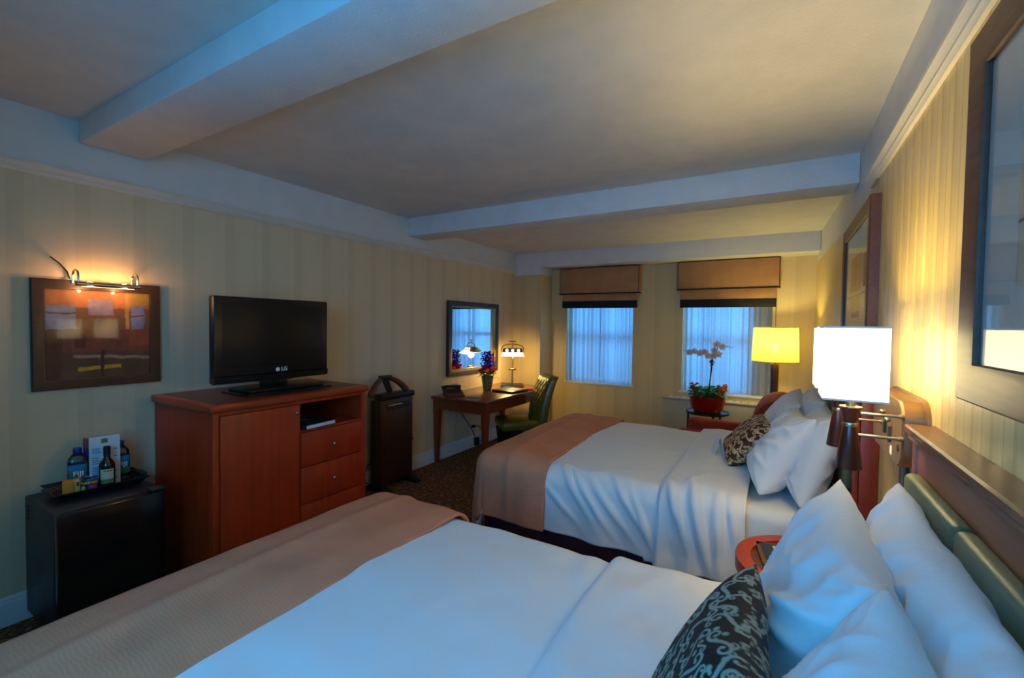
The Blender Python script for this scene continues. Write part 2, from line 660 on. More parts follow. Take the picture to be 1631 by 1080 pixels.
HOLES = [(-2.665, -1.70, 0.765, 2.06), (-1.065, -0.075, 0.755, 2.06)]
q = MB(); pierced_wall(q, XL, XR, 0, 2.40, YF, YF + 0.24, HOLES); struct(q.build('wall_far', 'wall_far'), 'cream far wall with two windows')
q = MB(); pierced_wall(q, XL, XR, 0, ZC, YN - 0.12, YN, [(-1.35, 0.25, 0.9, 2.42)]); struct(q.build('wall_near', 'wall_far'), 'cream wall behind the viewer')
q = MB(); q.box(XL, -2.915, 5.70, YF, 0, 2.285); struct(q.build('wall_pier', 'wall_far'), 'cream corner pier at the far left')
# white friezes above the wallpaper
q = MB(); q.box(XL - 0.12, XL, YN, YF + 0.2, ZT, ZC + 0.05); struct(q.build('trim_1', 'white'), 'white frieze above the left wall')
q = MB(); q.prism([(XR, YN), (XR, 4.3), (0.335, YF), (XR + 0.12, YF), (XR + 0.12, YN)], 2, ZT, ZC + 0.05); struct(q.build('trim_2', 'white'), 'white frieze above the right wall')


def crown(name, x, s, y0, y1, z):
    p = [(0, 0), (0.012, 0.0), (0.016, 0.010), (0.022, 0.016), (0.022, 0.026), (0.030, 0.040), (0.036, 0.046), (0.036, 0.060), (0.0, 0.066)]
    q = MB()
    q.prism([(x + s * a, z + b) for a, b in p], 1, y0, y1)
    return struct(q.build(name, 'trim', angle=25))


crown('trim_3', XL, 1, YN, 5.70, ZT)
crown('trim_4', XR, -1, YN, 3.02, ZT)
# soffit over the windows, white pier head, ceiling beams
q = MB(); q.box(XL, 0.345, 5.70, YF + 0.2, 2.385, 2.64, 0.004); q.box(XL, -2.915, 5.698, YF, 2.285, 2.39); struct(q.build('trim_5', 'white'), 'white soffit over the windows')
q = MB(); q.box(XL, XR, 0.935, 1.245, 2.525, ZC + 0.01, 0.012); struct(q.build('trim_6', 'beam'), 'white ceiling beam near the viewer')
q = MB(); q.box(XL, XR, 3.49, 3.77, 2.465, ZC + 0.01, 0.012); struct(q.build('trim_7', 'beam'), 'white ceiling beam before the windows')


def base_profile(mb, axis, x, s, a0, a1):
    p = [(0, 0), (0.018, 0), (0.018, 0.105), (0.014, 0.118), (0.010, 0.122), (0.010, 0.135), (0.004, 0.145), (0, 0.145)]
    mb.prism([(x + s * a, z) for a, z in p], axis, a0, a1)


q = MB(); base_profile(q, 1, XL, 1, YN, 5.70); struct(q.build('baseboard_left', 'white', angle=25))
q = MB(); base_profile(q, 0, 5.70, -1, XL, -2.915); base_profile(q, 0, YF, -1, -2.915, 0.335); struct(q.build('baseboard_far', 'white', angle=25))
q = MB(); base_profile(q, 1, XR, -1, YN, 4.3); struct(q.build('baseboard_right', 'white', angle=25))

# windows: reveal, sash, panes


def window(name, x0, x1, z0, z1, y, gx1=None, s=1):
    gx1 = gx1 if gx1 is not None else x1
    q = MB()
    f = 0.045
    q.box(x0, x0 + f, y, y + 0.05, z0, z1); q.box(gx1 - f, x1, y, y + 0.05, z0, z1)
    q.box(x0, x1, y, y + 0.05, z0, z0 + f); q.box(x0, x1, y, y + 0.05, z1 - f, z1)
    zm = (z0 + z1) / 2
    q.box(x0, gx1, y - 0.005, y + 0.055, zm - 0.03, zm + 0.03)
    xm = (x0 + gx1) / 2
    q.box(xm - 0.012, xm + 0.012, y + 0.01, y + 0.04, z0, z1)
    w = struct(q.build(name, 'white'))
    q = MB(); q.box(x0 + f, gx1 - f, y + 0.022, y + 0.027, z0 + f, z1 - f)
    q.build('pane', 'pane', w)
    return w


window('window_1', -2.665, -1.70, 0.765, 2.06, YF + 0.17)
window('window_2', -1.065, -0.075, 0.755, 2.06, YF + 0.17, gx1=-0.27)
window('window_3', -1.35, 0.25, 0.90, 2.42, YN - 0.09)
q = MB(); q.box(-2.69, -1.675, YF - 0.02, YF + 0.17, 0.745, 0.766, 0.004); struct(q.build('trim_8', 'white'), 'white sill of the left window')
q = MB(); q.box(-1.09, -0.05, YF - 0.02, YF + 0.17, 0.735, 0.756, 0.004); struct(q.build('trim_9', 'white'), 'white sill of the right window')

# ------------------------------------------------------------------ sheers and blinds


def sheer(name, label, x0, x1, z0, z1, y, seed):
    t = thing(name, label, 'curtain', ((x0 + x1) / 2, y, z0), 0, 'sheer curtains in the windows')
    xm = (x0 + x1) / 2
    for k, (a, b) in enumerate(((x0 + 0.004, xm + 0.004), (xm - 0.004, x1 - 0.004))):
        n = 110
        P = []
        rr = random.Random(seed + k)
        ph = [rr.uniform(0, 6.28) for _ in range(4)]
        for i in range(n + 1):
            u = i / n
            x = a + (b - a) * u
            row = []
            for j in range(13):
                v = j / 12
                am = 0.021 + 0.009 * math.sin(u * 9 + ph[0])
                yy = am * math.sin(u * (b - a) * 95 + ph[1] + 0.5 * math.sin(u * 14 + ph[2]) + 0.35 * v) + 0.008 * math.sin(u * (b - a) * 41 + ph[3])
                row.append((x - t.location.x, yy + k * 0.012, (z1 - z0) * v))
            P.append(row)
        q = MB(); q.grid(P)
        q.build('panel', 'sheer', t, angle=180)
    q = MB(); q.tube([(x0 - xm, 0, z1 - z0 - 0.012), (x1 - xm, 0, z1 - z0 - 0.012)], 0.009)
    q.build('rod', 'white', t)
    return t


sheer('sheer_curtain', 'white sheer curtain in the left window, nearer the desk', -2.66, -1.705, 0.768, 2.05, YF + 0.075, 3)
sheer('sheer_curtain', 'white sheer curtain in the right window, behind the orchid and floor lamp', -1.06, -0.08, 0.758, 2.05, YF + 0.075, 11)


def blind(name, label, x0, x1, zt, zl, zb0, y, cord=False):
    """pelmet box with dark piping, folded roman shade with a dark hem below"""
    t = thing(name, label, 'blind', ((x0 + x1) / 2, y, zb0), 0, 'tan roman blinds over the windows')
    w = (x1 - x0) / 2
    q = MB()
    q.box(-w, w, 0, 0.013, zl - zb0, zt - zb0, 0.004)
    q.box(-w, -w + 0.013, 0, 0.12, zl - zb0, zt - zb0, 0.004); q.box(w - 0.013, w, 0, 0.12, zl - zb0, zt - zb0, 0.004)
    q.box(-w, w, 0, 0.12, zt - zb0 - 0.013, zt - zb0, 0.004)
    q.build('pelmet', 'tan', t)
    q = MB(); q.tube([(-w, 0.10, zl - zb0), (-w - 0.002, -0.002, zl - zb0), (w + 0.002, -0.002, zl - zb0), (w, 0.10, zl - zb0)], 0.008)
    q.build('piping', 'band', t)
    hem = 0.10
    q = MB()
    prof = [(0.045, zt - zb0 - 0.05), (0.04, hem + 0.10), (0.028, hem + 0.06), (0.032, hem + 0.03), (0.03, hem)]
    P = [[(x, yy, z) for yy, z in prof] for x in (-w + 0.035, w - 0.035)]
    P2 = [[(x, yy + 0.02, z) for yy, z in prof[::-1]] for x in (-w + 0.035, w - 0.035)]
    rows = [P[0] + P2[0], P[1] + P2[1]]
    V = q.grid(rows, closed_v=True)
    q.cap(V[0]); q.cap(V[1][::-1])
    q.build('shade', 'tan', t, angle=60)
    box_obj('hem', 'band', t, -w + 0.033, w - 0.033, 0.026, 0.056, 0, hem, 0.004)
    if cord:
        q = MB(); q.tube([(w - 0.03, 0.022, hem), (w - 0.03, 0.021, -0.15), (w - 0.03, 0.022, -0.42)], 0.003, 6)
        q.build('cord', 'cord', t)
    return t


blind('roman_blind', 'tan roman blind with black hem over the left window', -2.73, -1.595, 2.375, 2.015, 1.815, YF - 0.125)
blind('roman_blind', 'wider tan roman blind with black hem over the right window', -1.12, -0.012, 2.380, 2.035, 1.812, YF - 0.125, True)

# heater under the right window
t = thing('wall_heater', 'beige heater cabinet under the right window behind the armchair', 'heater', (-0.68, 5.94, 0.0))
q = MB(); q.box(-0.57, 0.60, -0.09, 0.107, 0.06, 0.67, 0.012); q.build('housing', 'ac', t)
q = MB(); q.box(-0.58, 0.61, -0.10, 0.107, 0.67, 0.69, 0.006); q.build('top_panel', 'ac', t)
q = MB()
for k in range(14):
    q.box(-0.5 + k * 0.075, -0.45 + k * 0.075, -0.06, 0.05, 0.688, 0.694)
q.build('grille', 'trim', t)
q = MB(); q.box(-0.54, 0.57, -0.07, 0.10, 0.0, 0.06); q.build('plinth', 'black', t)

# ------------------------------------------------------------------ left wall: picture with picture light


def paint(nu, nv, fn):
    """list of colours for a nu x nv vertex grid, fn(u,v)->rgb 0..255"""
    return [lin(fn(i / (nu - 1), j / (nv - 1))) for i in range(nu) for j in range(nv)]


def colour_grid(name, P, cols, mat, parent, thick=None, angle=60):
    q = MB()
    q.grid(P)
    q.bm.verts.ensure_lookup_table()
    me = bpy.data.meshes.new(name)
    q.bm.normal_update()
    q.bm.to_mesh(me)
    q.bm.free()
    at = me.color_attributes.new('pattern', 'FLOAT_COLOR', 'POINT')
    at.data.foreach_set('color', [x for c in cols for x in c])
    me.materials.append(M[mat])
    for p in me.polygons:
        p.use_smooth = True
    me.set_sharp_from_angle(angle=math.radians(angle))
    o = bpy.data.objects.new(name, me)
    C.objects.link(o)
    if parent:
        o.parent = parent
    return o


def art_room(u, v):
    """generic painting of a brown room with blue windows: u left-right, v bottom-top"""
    u, v = u + 0.014 * nz(u * 9, v * 9, 2.0), v + 0.014 * nz(u * 8, v * 10, 7.0)
    c = (100, 64, 42)
    if v > 0.80:
        c = (142, 84, 46)
    if 0.0 < u < 0.28 and 0.56 < v < 0.82:
        c = (98, 106, 132) if abs(v - 0.735) > 0.008 else (80, 50, 46)
    if 0.38 < u < 0.62 and 0.72 < v < 0.9:
        c = (120, 104, 124)
    if 0.74 < u < 0.78:
        c = (150, 112, 60)
    if 0.78 < u and v > 0.84:
        c = (150, 112, 44)
    if 0.8 < u < 0.94 and 0.56 < v < 0.84:
        c = (104, 106, 140) if abs(v - 0.72) > 0.01 else (90, 60, 50)
    if v <= 0.56:
        c = (98, 50, 36) if v > 0.30 else (76, 52, 34)
        if u > 0.78 and v > 0.36:
            c = (124, 58, 40)
        if u < 0.15:
            c = (70, 38, 26)
        if 0.26 < u < 0.36 and 0.34 < v < 0.5:
            c = (78, 32, 24)
        if 0.24 < u and abs(v - (0.255 - 0.06 * (u - 0.3))) < 0.018:
            c = (140, 106, 88)
    if 0.28 + 0.1 * v < u < 0.70 and abs(v - 0.105 - 0.06 * (u - 0.3)) < 0.022:
        c = (176, 134, 26)
    if 0.50 < u < 0.53 and v < 0.32:
        c = (60, 32, 26)
    k = 1.25 + 0.22 * nz(u * 7, v * 5, 4.0) + 0.12 * nz(u * 22, v * 20, 1.0)
    return tuple(min(255, 0.85 * x * k + 12) for x in c)


def art_abstract(u, v):
    c = (206, 190, 160)
    if 0.2 < u < 0.8 and 0.42 < v < 0.92:
        c = (158, 104, 62)
        if 0.4 < u < 0.55 and v > 0.5:
            c = (118, 52, 34)
    if abs(v - 0.36) < 0.012:
        c = (70, 30, 30)
    if 0.25 < u < 0.8 and 0.16 < v < 0.34:
        c = (150, 120, 84)
    if 0.3 < u < 0.75 and 0.06 < v < 0.15:
        c = (76, 66, 50)
    return c


def frame_mesh(mb, x, s, y0, y1, z0, z1, w, d, ridge=0.3):
    """rectangular frame on a wall plane x facing s: mitred moulding, width w, depth d"""
    prof = [(0.0, 0.0), (0.0, d * 0.88), (w * 0.06, d), (w * 0.8, d * 0.96), (w * 0.97, d * 0.9), (w, d * 0.8), (w, 0.0)]
    rings = []
    for a, h in prof:
        rings.append([(x + s * h, y0 + a, z0 + a), (x + s * h, y1 - a, z0 + a), (x + s * h, y1 - a, z1 - a), (x + s * h, y0 + a, z1 - a)])
    mb.grid(rings, closed_u=True, closed_v=True)


t = thing('framed_picture', 'dark framed painting of a brown room under a small picture light', 'picture', (XL, 1.02, 1.18))
FL = Vector(t.location)
q = MB(); frame_mesh(q, 0.0, 1, -0.285, 0.278, 0.0, 0.592, 0.052, 0.028); q.build('frame', 'frame', t, angle=20)
n1, n2 = 150, 150
P = [[(0.012, -0.236 + 0.466 * i / (n1 - 1), 0.05 + 0.492 * j / (n2 - 1)) for j in range(n2)] for i in range(n1)]
colour_grid('painting', P, paint(n1, n2, art_room), 'art', t)
q = MB(); q.box(0.017, 0.020, -0.236, 0.23, 0.05, 0.542); q.build('glass', 'picture_glass', t)
pl = MB(); pl.tube([(0.115, -0.135, 0.570), (0.115, 0.145, 0.570)], 0.013, 12); light_o = pl.build('picture_light', 'steel', t)
for yy in (-0.125, 0.135):
    q = MB()
    q.tube([(0.03, yy, 0.575), (0.03, yy, 0.61)] + [(0.03 + 0.0425 * (1 - math.cos(a)), yy, 0.615 + 0.03 * math.sin(a)) for a in [PI * k / 8 for k in range(9)]] + [(0.115, yy, 0.575)], 0.0055, 8)
    q.build('arm', 'steel', light_o)
q = MB(); q.box(0.104, 0.110, -0.11, 0.12, 0.556, 0.5585); q.build('tube', 'bulb_dim', light_o)
q = MB(); q.tube([(0.004, -0.128, 0.60), (0.004, -0.14, 0.64), (0.004, -0.17, 0.68), (0.004, -0.205, 0.71)], 0.003, 6); q.build('cord', 'cord', t)
for yy in (-0.07, 0.08):
    point_light('picture_lamp', (0.09, yy, 0.60), 0.6, (1.0, 0.5, 0.17), 0.01, t)
    point_light('picture_lamp', (0.115, yy, 0.54), 0.9, (1.0, 0.52, 0.2), 0.008, t)

# ------------------------------------------------------------------ minibar fridge and what stands on it
t = thing('mini_fridge', 'small black fridge with glossy door beside the cherry television cabinet', 'fridge', (-3.08, 0.925, 0.0))
q = MB(); q.box(-0.235, 0.19, -0.225, 0.205, 0.05, 0.65, 0.008)
for k in range(4):
    q.box(-0.2, -0.17, -0.228, -0.223, 0.54 + k * 0.02, 0.548 + k * 0.02)
q.build('body', 'fridge', t)
q = MB(); q.box(0.195, 0.238, -0.223, 0.203, 0.075, 0.645, 0.008); q.build('door', 'fridge_door', t)
q = MB(); q.box(0.19, 0.245, 0.14, 0.205, 0.65, 0.664, 0.004); q.build('hinge_cover', 'fridge', t)
q = MB(); q.box(-0.18, 0.20, -0.214, -0.19, 0.03, 0.06, 0.008); q.build('rail', 'black', t)
for sx in (-0.19, 0.19):
    for sy in (-0.17, 0.17):
        q = MB(); q.lathe([(0.018, 0), (0.02, 0.008), (0.012, 0.012), (0.012, 0.05)], (sx, sy, 0), 12); q.build('foot', 'steel', t)

TZ = 0.651
TC = (-3.14, 0.935)
TR = math.radians(-3)
t = thing('serving_tray', 'black rectangular tray with sloping sides on the small fridge', 'tray', (TC[0], TC[1], TZ), TR)
q = MB()
a, b, h = 0.10, 0.152, 0.042
rings = []
for sx, z in ((1.0, 0.0), (1.22, h), (1.27, h), (1.25, h - 0.006), (1.21, h - 0.006), (0.99, 0.006)):
    rings.append([(-a * (1 + (sx - 1) * 1.3), -b * sx, z), (a * (1 + (sx - 1) * 1.3), -b * sx, z), (a * (1 + (sx - 1) * 1.3), b * sx, z), (-a * (1 + (sx - 1) * 1.3), b * sx, z)])
V = q.grid(rings, closed_v=True)
q.cap(V[0]); q.cap(V[-1])
q.build('dish', 'tray', t, angle=20)
for sy in (-1, 1):
    q = MB(); q.box(-0.05, 0.05, sy * 0.19 - 0.016, sy * 0.19 + 0.016, h - 0.008, h + 0.001, 0.004); q.build('handle', 'tray', t)

BZ = TZ + 0.0065
FACE = math.radians(-17)


def water_bottle(label, x, y, rz):
    t = thing('water_bottle', label, 'water bottle', (x, y, BZ), rz, 'water bottles on the tray')
    q = MB(); q.lathe([(0.026, 0), (0.033, 0.006), (0.034, 0.03), (0.034, 0.125), (0.031, 0.145), (0.018, 0.163), (0.0135, 0.168), (0.0135, 0.178)], (0, 0, 0), 32, sq=5)
    q.build('bottle', 'pet', t)
    q = MB(); q.lathe([(0.015, 0.168), (0.0155, 0.17), (0.0155, 0.19), (0.0145, 0.192)], (0, 0, 0), 20); q.build('cap', 'blue_cap', t)
    n, mm = 97, 40
    P, cols = [], []
    for i in range(n):
        a = -PI + 2 * PI * i / (n - 1)
        ca, sa = math.cos(a), math.sin(a)
        k = (abs(ca) ** 5 + abs(sa) ** 5) ** (-0.2) * 0.0346
        row = []
        for j in range(mm):
            z = 0.035 + 0.085 * j / (mm - 1)
            row.append((k * ca, k * sa, z))
            v = j / (mm - 1)
            w = nz(i * 0.11, j * 0.2, 3)
            col = (26, 120, 128) if v > 0.55 else ((22, 96, 96) if v > 0.28 + 0.1 * w else (30, 110, 60))
            if v > 0.75 + 0.15 * w:
                col = (40, 130, 170)
            if abs(a - 1.2) < 0.35 and v < 0.4 + 0.2 * w:
                col = (190, 110, 40)
            cols.append(lin(col))
        P.append(row)
    lb = colour_grid('label', P, cols, 'fiji', t)
    t.scale = (1.14, 1.14, 1.14)
    text('lettering', 'FIJI', 0.030, 'whiteink', lb, face_x((0.0352, 0.004, 0.078)), 0.0005, 0.0004)
    return t


water_bottle('clear water bottle with blue cap at the left end of the tray', -3.195, 0.872, FACE)
water_bottle('clear water bottle with blue cap mostly hidden behind the white menu card', -3.20, 1.055, math.radians(-8))

t = thing('menu_card', 'white printed menu card standing behind the wine bottle', 'card', (-3.150, 0.972, BZ), math.radians(-12))
t.scale = (1, 1.22, 1.34)
q = MB(); q.box(-0.004, 0.0, -0.052, 0.052, 0, 0.20, 0.0008); q.build('sheet', 'paper', t)
q = MB(); q.box(0, 0.0006, -0.012, 0.010, 0.172, 0.190); q.build('emblem', 'green_label', t)
rr = random.Random(4)
for k in range(19):
    z = 0.15 - k * 0.0075
    if k in (3, 4, 9, 14):
        continue
    L = rr.uniform(0.02, 0.045)
    q = MB(); q.box(0, 0.0005, -0.043, -0.043 + L, z, z + 0.0028); q.build('printed_line', 'teal', t)
    if k % 4 == 1:
        q = MB(); q.box(0, 0.0005, 0.030, 0.042, z, z + 0.0028); q.build('printed_line', 'teal', t)

t = thing('red_carton', 'orange-red snack carton standing behind the white menu card', 'carton', (-3.205, 0.965, BZ), math.radians(-12))
t.scale = (1, 1.25, 1.34)
q = MB(); q.box(-0.035, 0.0, -0.05, 0.03, 0, 0.19, 0.001); q.build('box', 'redbox', t)
q = MB(); q.lathe([(0.014, 0), (0.014, 0.0006)], (0, 0, 0), 20, mtx=Matrix.Translation((0.0, -0.035, 0.135)) @ Matrix.Rotation(PI / 2, 4, 'Y')); q.build('badge', 'blue_cap', t)

t = thing('wine_bottle', 'small dark wine bottle with cream label at the front of the tray', 'wine bottle', (-3.09, 0.962, BZ), FACE)
t.scale = (1.25, 1.25, 1.33)
q = MB(); q.lathe([(0.022, 0.0), (0.027, 0.004), (0.027, 0.09), (0.025, 0.100), (0.013, 0.118), (0.0105, 0.126), (0.0105, 0.16)], (0, 0, 0), 28); q.build('bottle', 'wine', t)
q = MB(); q.lathe([(0.0118, 0.130), (0.0118, 0.166), (0.010, 0.168)], (0, 0, 0), 20); q.build('capsule', 'ink', t)


def wrap(mb, r, a0, a1, z0, z1, n=14, c=(0, 0)):
    mb.grid([[(c[0] + r * math.cos(a), c[1] + r * math.sin(a), z) for z in (z0, z1)] for a in [a0 + (a1 - a0) * i / n for i in range(n + 1)]])


q = MB(); wrap(q, 0.0275, -0.9, 0.9, 0.040, 0.080); lb = q.build('label', 'cream_label', t)
q = MB(); wrap(q, 0.0276, -0.9, 0.9, 0.022, 0.040); q.build('scene_print', 'green_label', lb)
q = MB()
for k, (yy, ww) in enumerate(((-0.011, 0.004), (-0.006, 0.003), (-0.0015, 0.0035), (0.003, 0.003), (0.0075, 0.0035), (0.0115, 0.002))):
    q.box(0.0255, 0.0284, yy, yy + ww, 0.0705, 0.0745)
q.build('lettering', 'redink', lb)

t = thing('snack_can', 'short blue and yellow snack can between cartons and wine bottle', 'can', (-3.10, 0.893, BZ), FACE)
t.scale = (1.12, 1.12, 1.2)
q = MB(); q.lathe([(0.033, 0), (0.035, 0.003), (0.035, 0.055), (0.034, 0.058)], (0, 0, 0), 36); q.build('can', 'canblue', t)
q = MB(); q.lathe([(0.0355, 0.055), (0.0358, 0.060), (0.033, 0.060), (0.032, 0.057), (0.0, 0.057)], (0, 0, 0), 36); q.build('rim', 'tin', t)
q = MB(); wrap(q, 0.0353, -0.1, 0.8, 0.008, 0.034); q.build('panel', 'magenta', t)
q = MB(); q.lathe([(0.0, 0.0), (0.010, 0.0), (0.009, 0.004), (0.0, 0.006)], (0, 0, 0), 14, mtx=Matrix.Rotation(-0.65, 4, 'Z') @ Matrix.Translation((0.034, 0, 0.020)) @ Matrix.Rotation(PI / 2, 4, 'Y') @ Matrix.Diagonal((1.4, 0.8, 1, 1))); q.build('nut_print', 'canyellow', t)
for k, ch in enumerate('PLANTERS'):
    a = -0.95 + k * 0.25
    text('lettering', ch, 0.014, 'canyellow', t, Matrix.Rotation(a, 4, 'Z') @ face_x((0.0353, 0, 0.044)), 0.0004, 0.0006)

t = thing('snack_carton', 'golden yellow snack carton at the left end of the tray', 'carton', (-3.105, 0.812, BZ), FACE, 'snack cartons on the tray')
t.scale = (1.1, 1.15, 1.35)
q = MB(); q.box(-0.07, 0.0, -0.02, 0.018, 0, 0.050, 0.001); q.build('box', 'yellowbox', t)
t = thing('snack_carton', 'narrow pale yellow snack carton beside the blue can', 'carton', (-3.10, 0.846, BZ), FACE, 'snack cartons on the tray')
t.scale = (1.0, 1.1, 1.35)
q = MB(); q.box(-0.085, 0.0, -0.012, 0.012, 0, 0.05, 0.001); q.build('box', 'creambox', t)
q = MB(); q.box(0, 0.0006, -0.004, 0.005, 0.03, 0.045); q.build('print', 'redbox', t)

# ------------------------------------------------------------------ TV cabinet
t = thing('tv_cabinet', 'cherry wood television cabinet with door, open niche and drawers', 'cabinet', (-2.64, 1.80, 0.0))
y0, y1, xb = -0.53, 0.53, -0.69
q = MB()
q.box(xb, 0, y0, y0 + 0.035, 0.0, 1.055, 0.003); q.box(xb, 0, y1 - 0.045, y1, 0.0, 1.055, 0.003)
q.box(xb, -0.002, -0.018, -0.006, 0.08, 1.055)
q.box(xb, -0.002, y0 + 0.035, y1 - 0.045, 0.08, 0.11); q.box(xb, 0.0, y0 + 0.035, y1 - 0.045, 1.035, 1.055)
q.box(xb + 0.02, -0.002, -0.006, y1 - 0.045, 0.845, 0.86)
q.box(-0.06, -0.045, y0 + 0.035, y1 - 0.045, 0.0, 0.08)
q.build('carcass', 'cherry', t)
box_obj('back_panel', 'cherry_in', t, xb, xb + 0.012, y0 + 0.035, y1 - 0.045, 0.08, 1.05)
q = MB(); q.box(xb - 0.005, 0.018, y0 - 0.018, y1 + 0.018, 1.055, 1.10, 0.010, 3); q.build('top', 'cherry_h', t)
q = MB(); q.box(xb + 0.03, -0.03, y0 + 0.03, y1 - 0.03, 1.0995, 1.1015); q.build('top_inlay', 'walnut', t)


def knob(parent, x, y, z, s=1.0):
    q = MB(); q.lathe([(0.004, 0), (0.004, 0.010), (0.009, 0.014), (0.010, 0.020), (0.006, 0.025), (0.0, 0.026)], (0, 0, 0), 14, mtx=Matrix.Translation((x, y, z)) @ Matrix.Rotation(PI / 2, 4, 'Y') @ Matrix.Scale(s, 4))
    return q.build('knob', 'steel', parent)


d = box_obj('door', 'cherry', t, -0.015, 0.006, y0 + 0.038, -0.016, 0.10, 1.032, 0.003)
knob(d, 0.006, -0.043, 0.985)
for z0, z1 in ((0.618, 0.842), (0.372, 0.612), (0.105, 0.366)):
    d = box_obj('drawer', 'cherry', t, -0.4, 0.006, -0.003, y1 - 0.049, z0, z1, 0.003)
    knob(d, 0.006, 0.238, (z0 + z1) / 2)

t = thing('binder', 'dark blue guest folder lying in the open cabinet niche', 'folder', (-2.76, 1.93, 0.861), math.radians(4))
q = MB(); q.box(-0.13, 0.13, -0.115, 0.125, 0, 0.004, 0.001); q.box(-0.13, 0.13, -0.115, 0.125, 0.026, 0.030, 0.001); q.box(-0.13, 0.13, -0.118, -0.112, 0.0, 0.03, 0.002); q.build('cover', 'navy', t)
q = MB(); q.box(-0.125, 0.127, -0.108, 0.12, 0.004, 0.026); q.build('pages', 'paper', t)
t = thing('brochure', 'dark brochure on top of the blue guest folder in the niche', 'brochure', (-2.80, 1.90, 0.8915), math.radians(14))
q = MB(); q.box(-0.11, 0.10, -0.07, 0.09, 0, 0.006, 0.001); q.build('cover', 'ink', t)
q = MB(); q.box(-0.06, 0.06, -0.05, 0.03, 0.006, 0.0065); q.build('picture', 'teal', t)

# TV
t = thing('television', 'black flat screen television standing on the cherry cabinet', 'television', (-2.93, 1.80, 1.1025))
q = MB(); q.box(-0.035, 0.03, -0.392, 0.392, 0.115, 0.612, 0.008, 3); q.build('bezel', 'gloss_black', t)
q = MB(); q.box(0.0285, 0.0315, -0.345, 0.345, 0.165, 0.575, 0.001); q.build('screen', 'screen', t)
q = MB(); q.prism([(-0.03, 0.115), (0.035, 0.115), (0.03, 0.075), (0.012, 0.07), (-0.03, 0.08)], 1, -0.392, 0.392); q.build('speaker_bar', 'gloss_black', t, angle=50)
q = MB(); q.box(-0.075, -0.03, -0.28, 0.28, 0.15, 0.54, 0.02, 3); q.build('rear_housing', 'black', t)
q = MB(); q.box(-0.03, 0.01, -0.09, 0.09, 0.03, 0.10, 0.006); q.build('neck', 'gloss_black', t)
q = MB(); q.box(-0.14, 0.16, -0.27, 0.33, 0.0, 0.010, 0.003); q.box(-0.12, 0.13, -0.24, 0.29, 0.010, 0.032, 0.008, 3); q.build('base', 'gloss_black', t)
text('lettering', 'LG', 0.036, 'whiteink', t, face_x((0.0318, 0.050, 0.140)), 0.0004, 0.001)
q = MB(); q.lathe([(0.014, 0), (0.014, 0.0012)], (0, 0, 0), 20, mtx=Matrix.Translation((0.0302, 0.004, 0.140)) @ Matrix.Rotation(PI / 2, 4, 'Y')); q.build('emblem', 'whiteink', t)
q = MB(); q.tube([(-0.06, 0.20, 0.13), (-0.07, 0.18, 0.06), (-0.10, 0.10, 0.036), (-0.13, 0.0, 0.034)], 0.004, 6); q.build('cable', 'cord', t)

# ------------------------------------------------------------------ trouser press
t = thing('trouser_press', 'dark trouser press with wooden coat hanger standing against the left wall', 'trouser press', (-3.17, 3.14, 0.0))
q = MB(); q.box(-0.03, 0.045, -0.21, 0.21, 0.055, 0.86, 0.006); q.build('front_panel', 'press', t)
q = MB(); q.box(-0.10, -0.035, -0.20, 0.20, 0.06, 0.84, 0.006); q.build('rear_panel', 'black', t)
q = MB(); q.box(-0.05, 0.07, -0.215, 0.215, 0.85, 0.905, 0.012, 3); q.build('top_tray', 'black', t)
q = MB(); q.box(0.045, 0.047, -0.14, 0.16, 0.745, 0.81); q.build('control_panel', 'frame', t)
q = MB()
for k in range(9):
    q.box(0.047, 0.0478, -0.12 + k * 0.021, -0.104 + k * 0.021, 0.788, 0.796)
q.build('lettering', 'whiteink', t)
for k in range(4):
    q = MB(); q.lathe([(0.007, 0), (0.007, 0.002)], (0, 0, 0), 10, mtx=Matrix.Translation((0.047, -0.09 + 0.05 * k, 0.765)) @ Matrix.Rotation(PI / 2, 4, 'Y')); q.build('button', 'gold', t)
for sy in (-0.19, 0.19):
    q = MB(); q.prism([(-0.16, 0), (0.15, 0), (0.15, 0.018), (0.10, 0.03), (0.04, 0.06), (-0.08, 0.06), (-0.16, 0.02)], 1, sy - 0.03, sy + 0.03); q.build('foot', 'black', t, angle=30)
q = MB()
hang = []
for k in range(25):
    s = -1 + 2 * k / 24
    hang.append((-0.03 + 0.06 * abs(s) ** 1.5, -0.085 + s * 0.235, 1.05 - 0.035 * abs(s) - 0.115 * abs(s) ** 2.4))
q.tube(hang, [0.018 + 0.013 * min(1, abs(-1 + 2 * k / 24) * 1.2) * (1 if abs(k - 12) < 11.5 else 0.5) for k in range(25)], 10)
q.build('hanger', 'walnut', t)
q = MB(); q.box(-0.06, 0.0, -0.15, -0.02, 1.025, 1.07, 0.008)
q.prism([(-0.12, 1.05), (-0.05, 1.05), (0.03, 0.88), (-0.03, 0.88)], 0, -0.055, -0.035)
q.build('hanger_post', 'black', t)
q = MB(); q.tube([(0.0, 0.212, 0.66), (0.0, 0.225, 0.66), (0.005, 0.245, 0.42), (0.01, 0.25, 0.40), (0.01, 0.235, 0.395)], 0.006, 8); q.build('lever', 'black', t)
q = MB(); q.tube([(-0.08, -0.205, 0.24), (-0.09, -0.24, 0.24), (-0.10, -0.275, 0.17), (-0.09, -0.26, 0.08), (-0.06, -0.215, 0.05)], 0.006, 8); q.build('cord', 'cord', t)

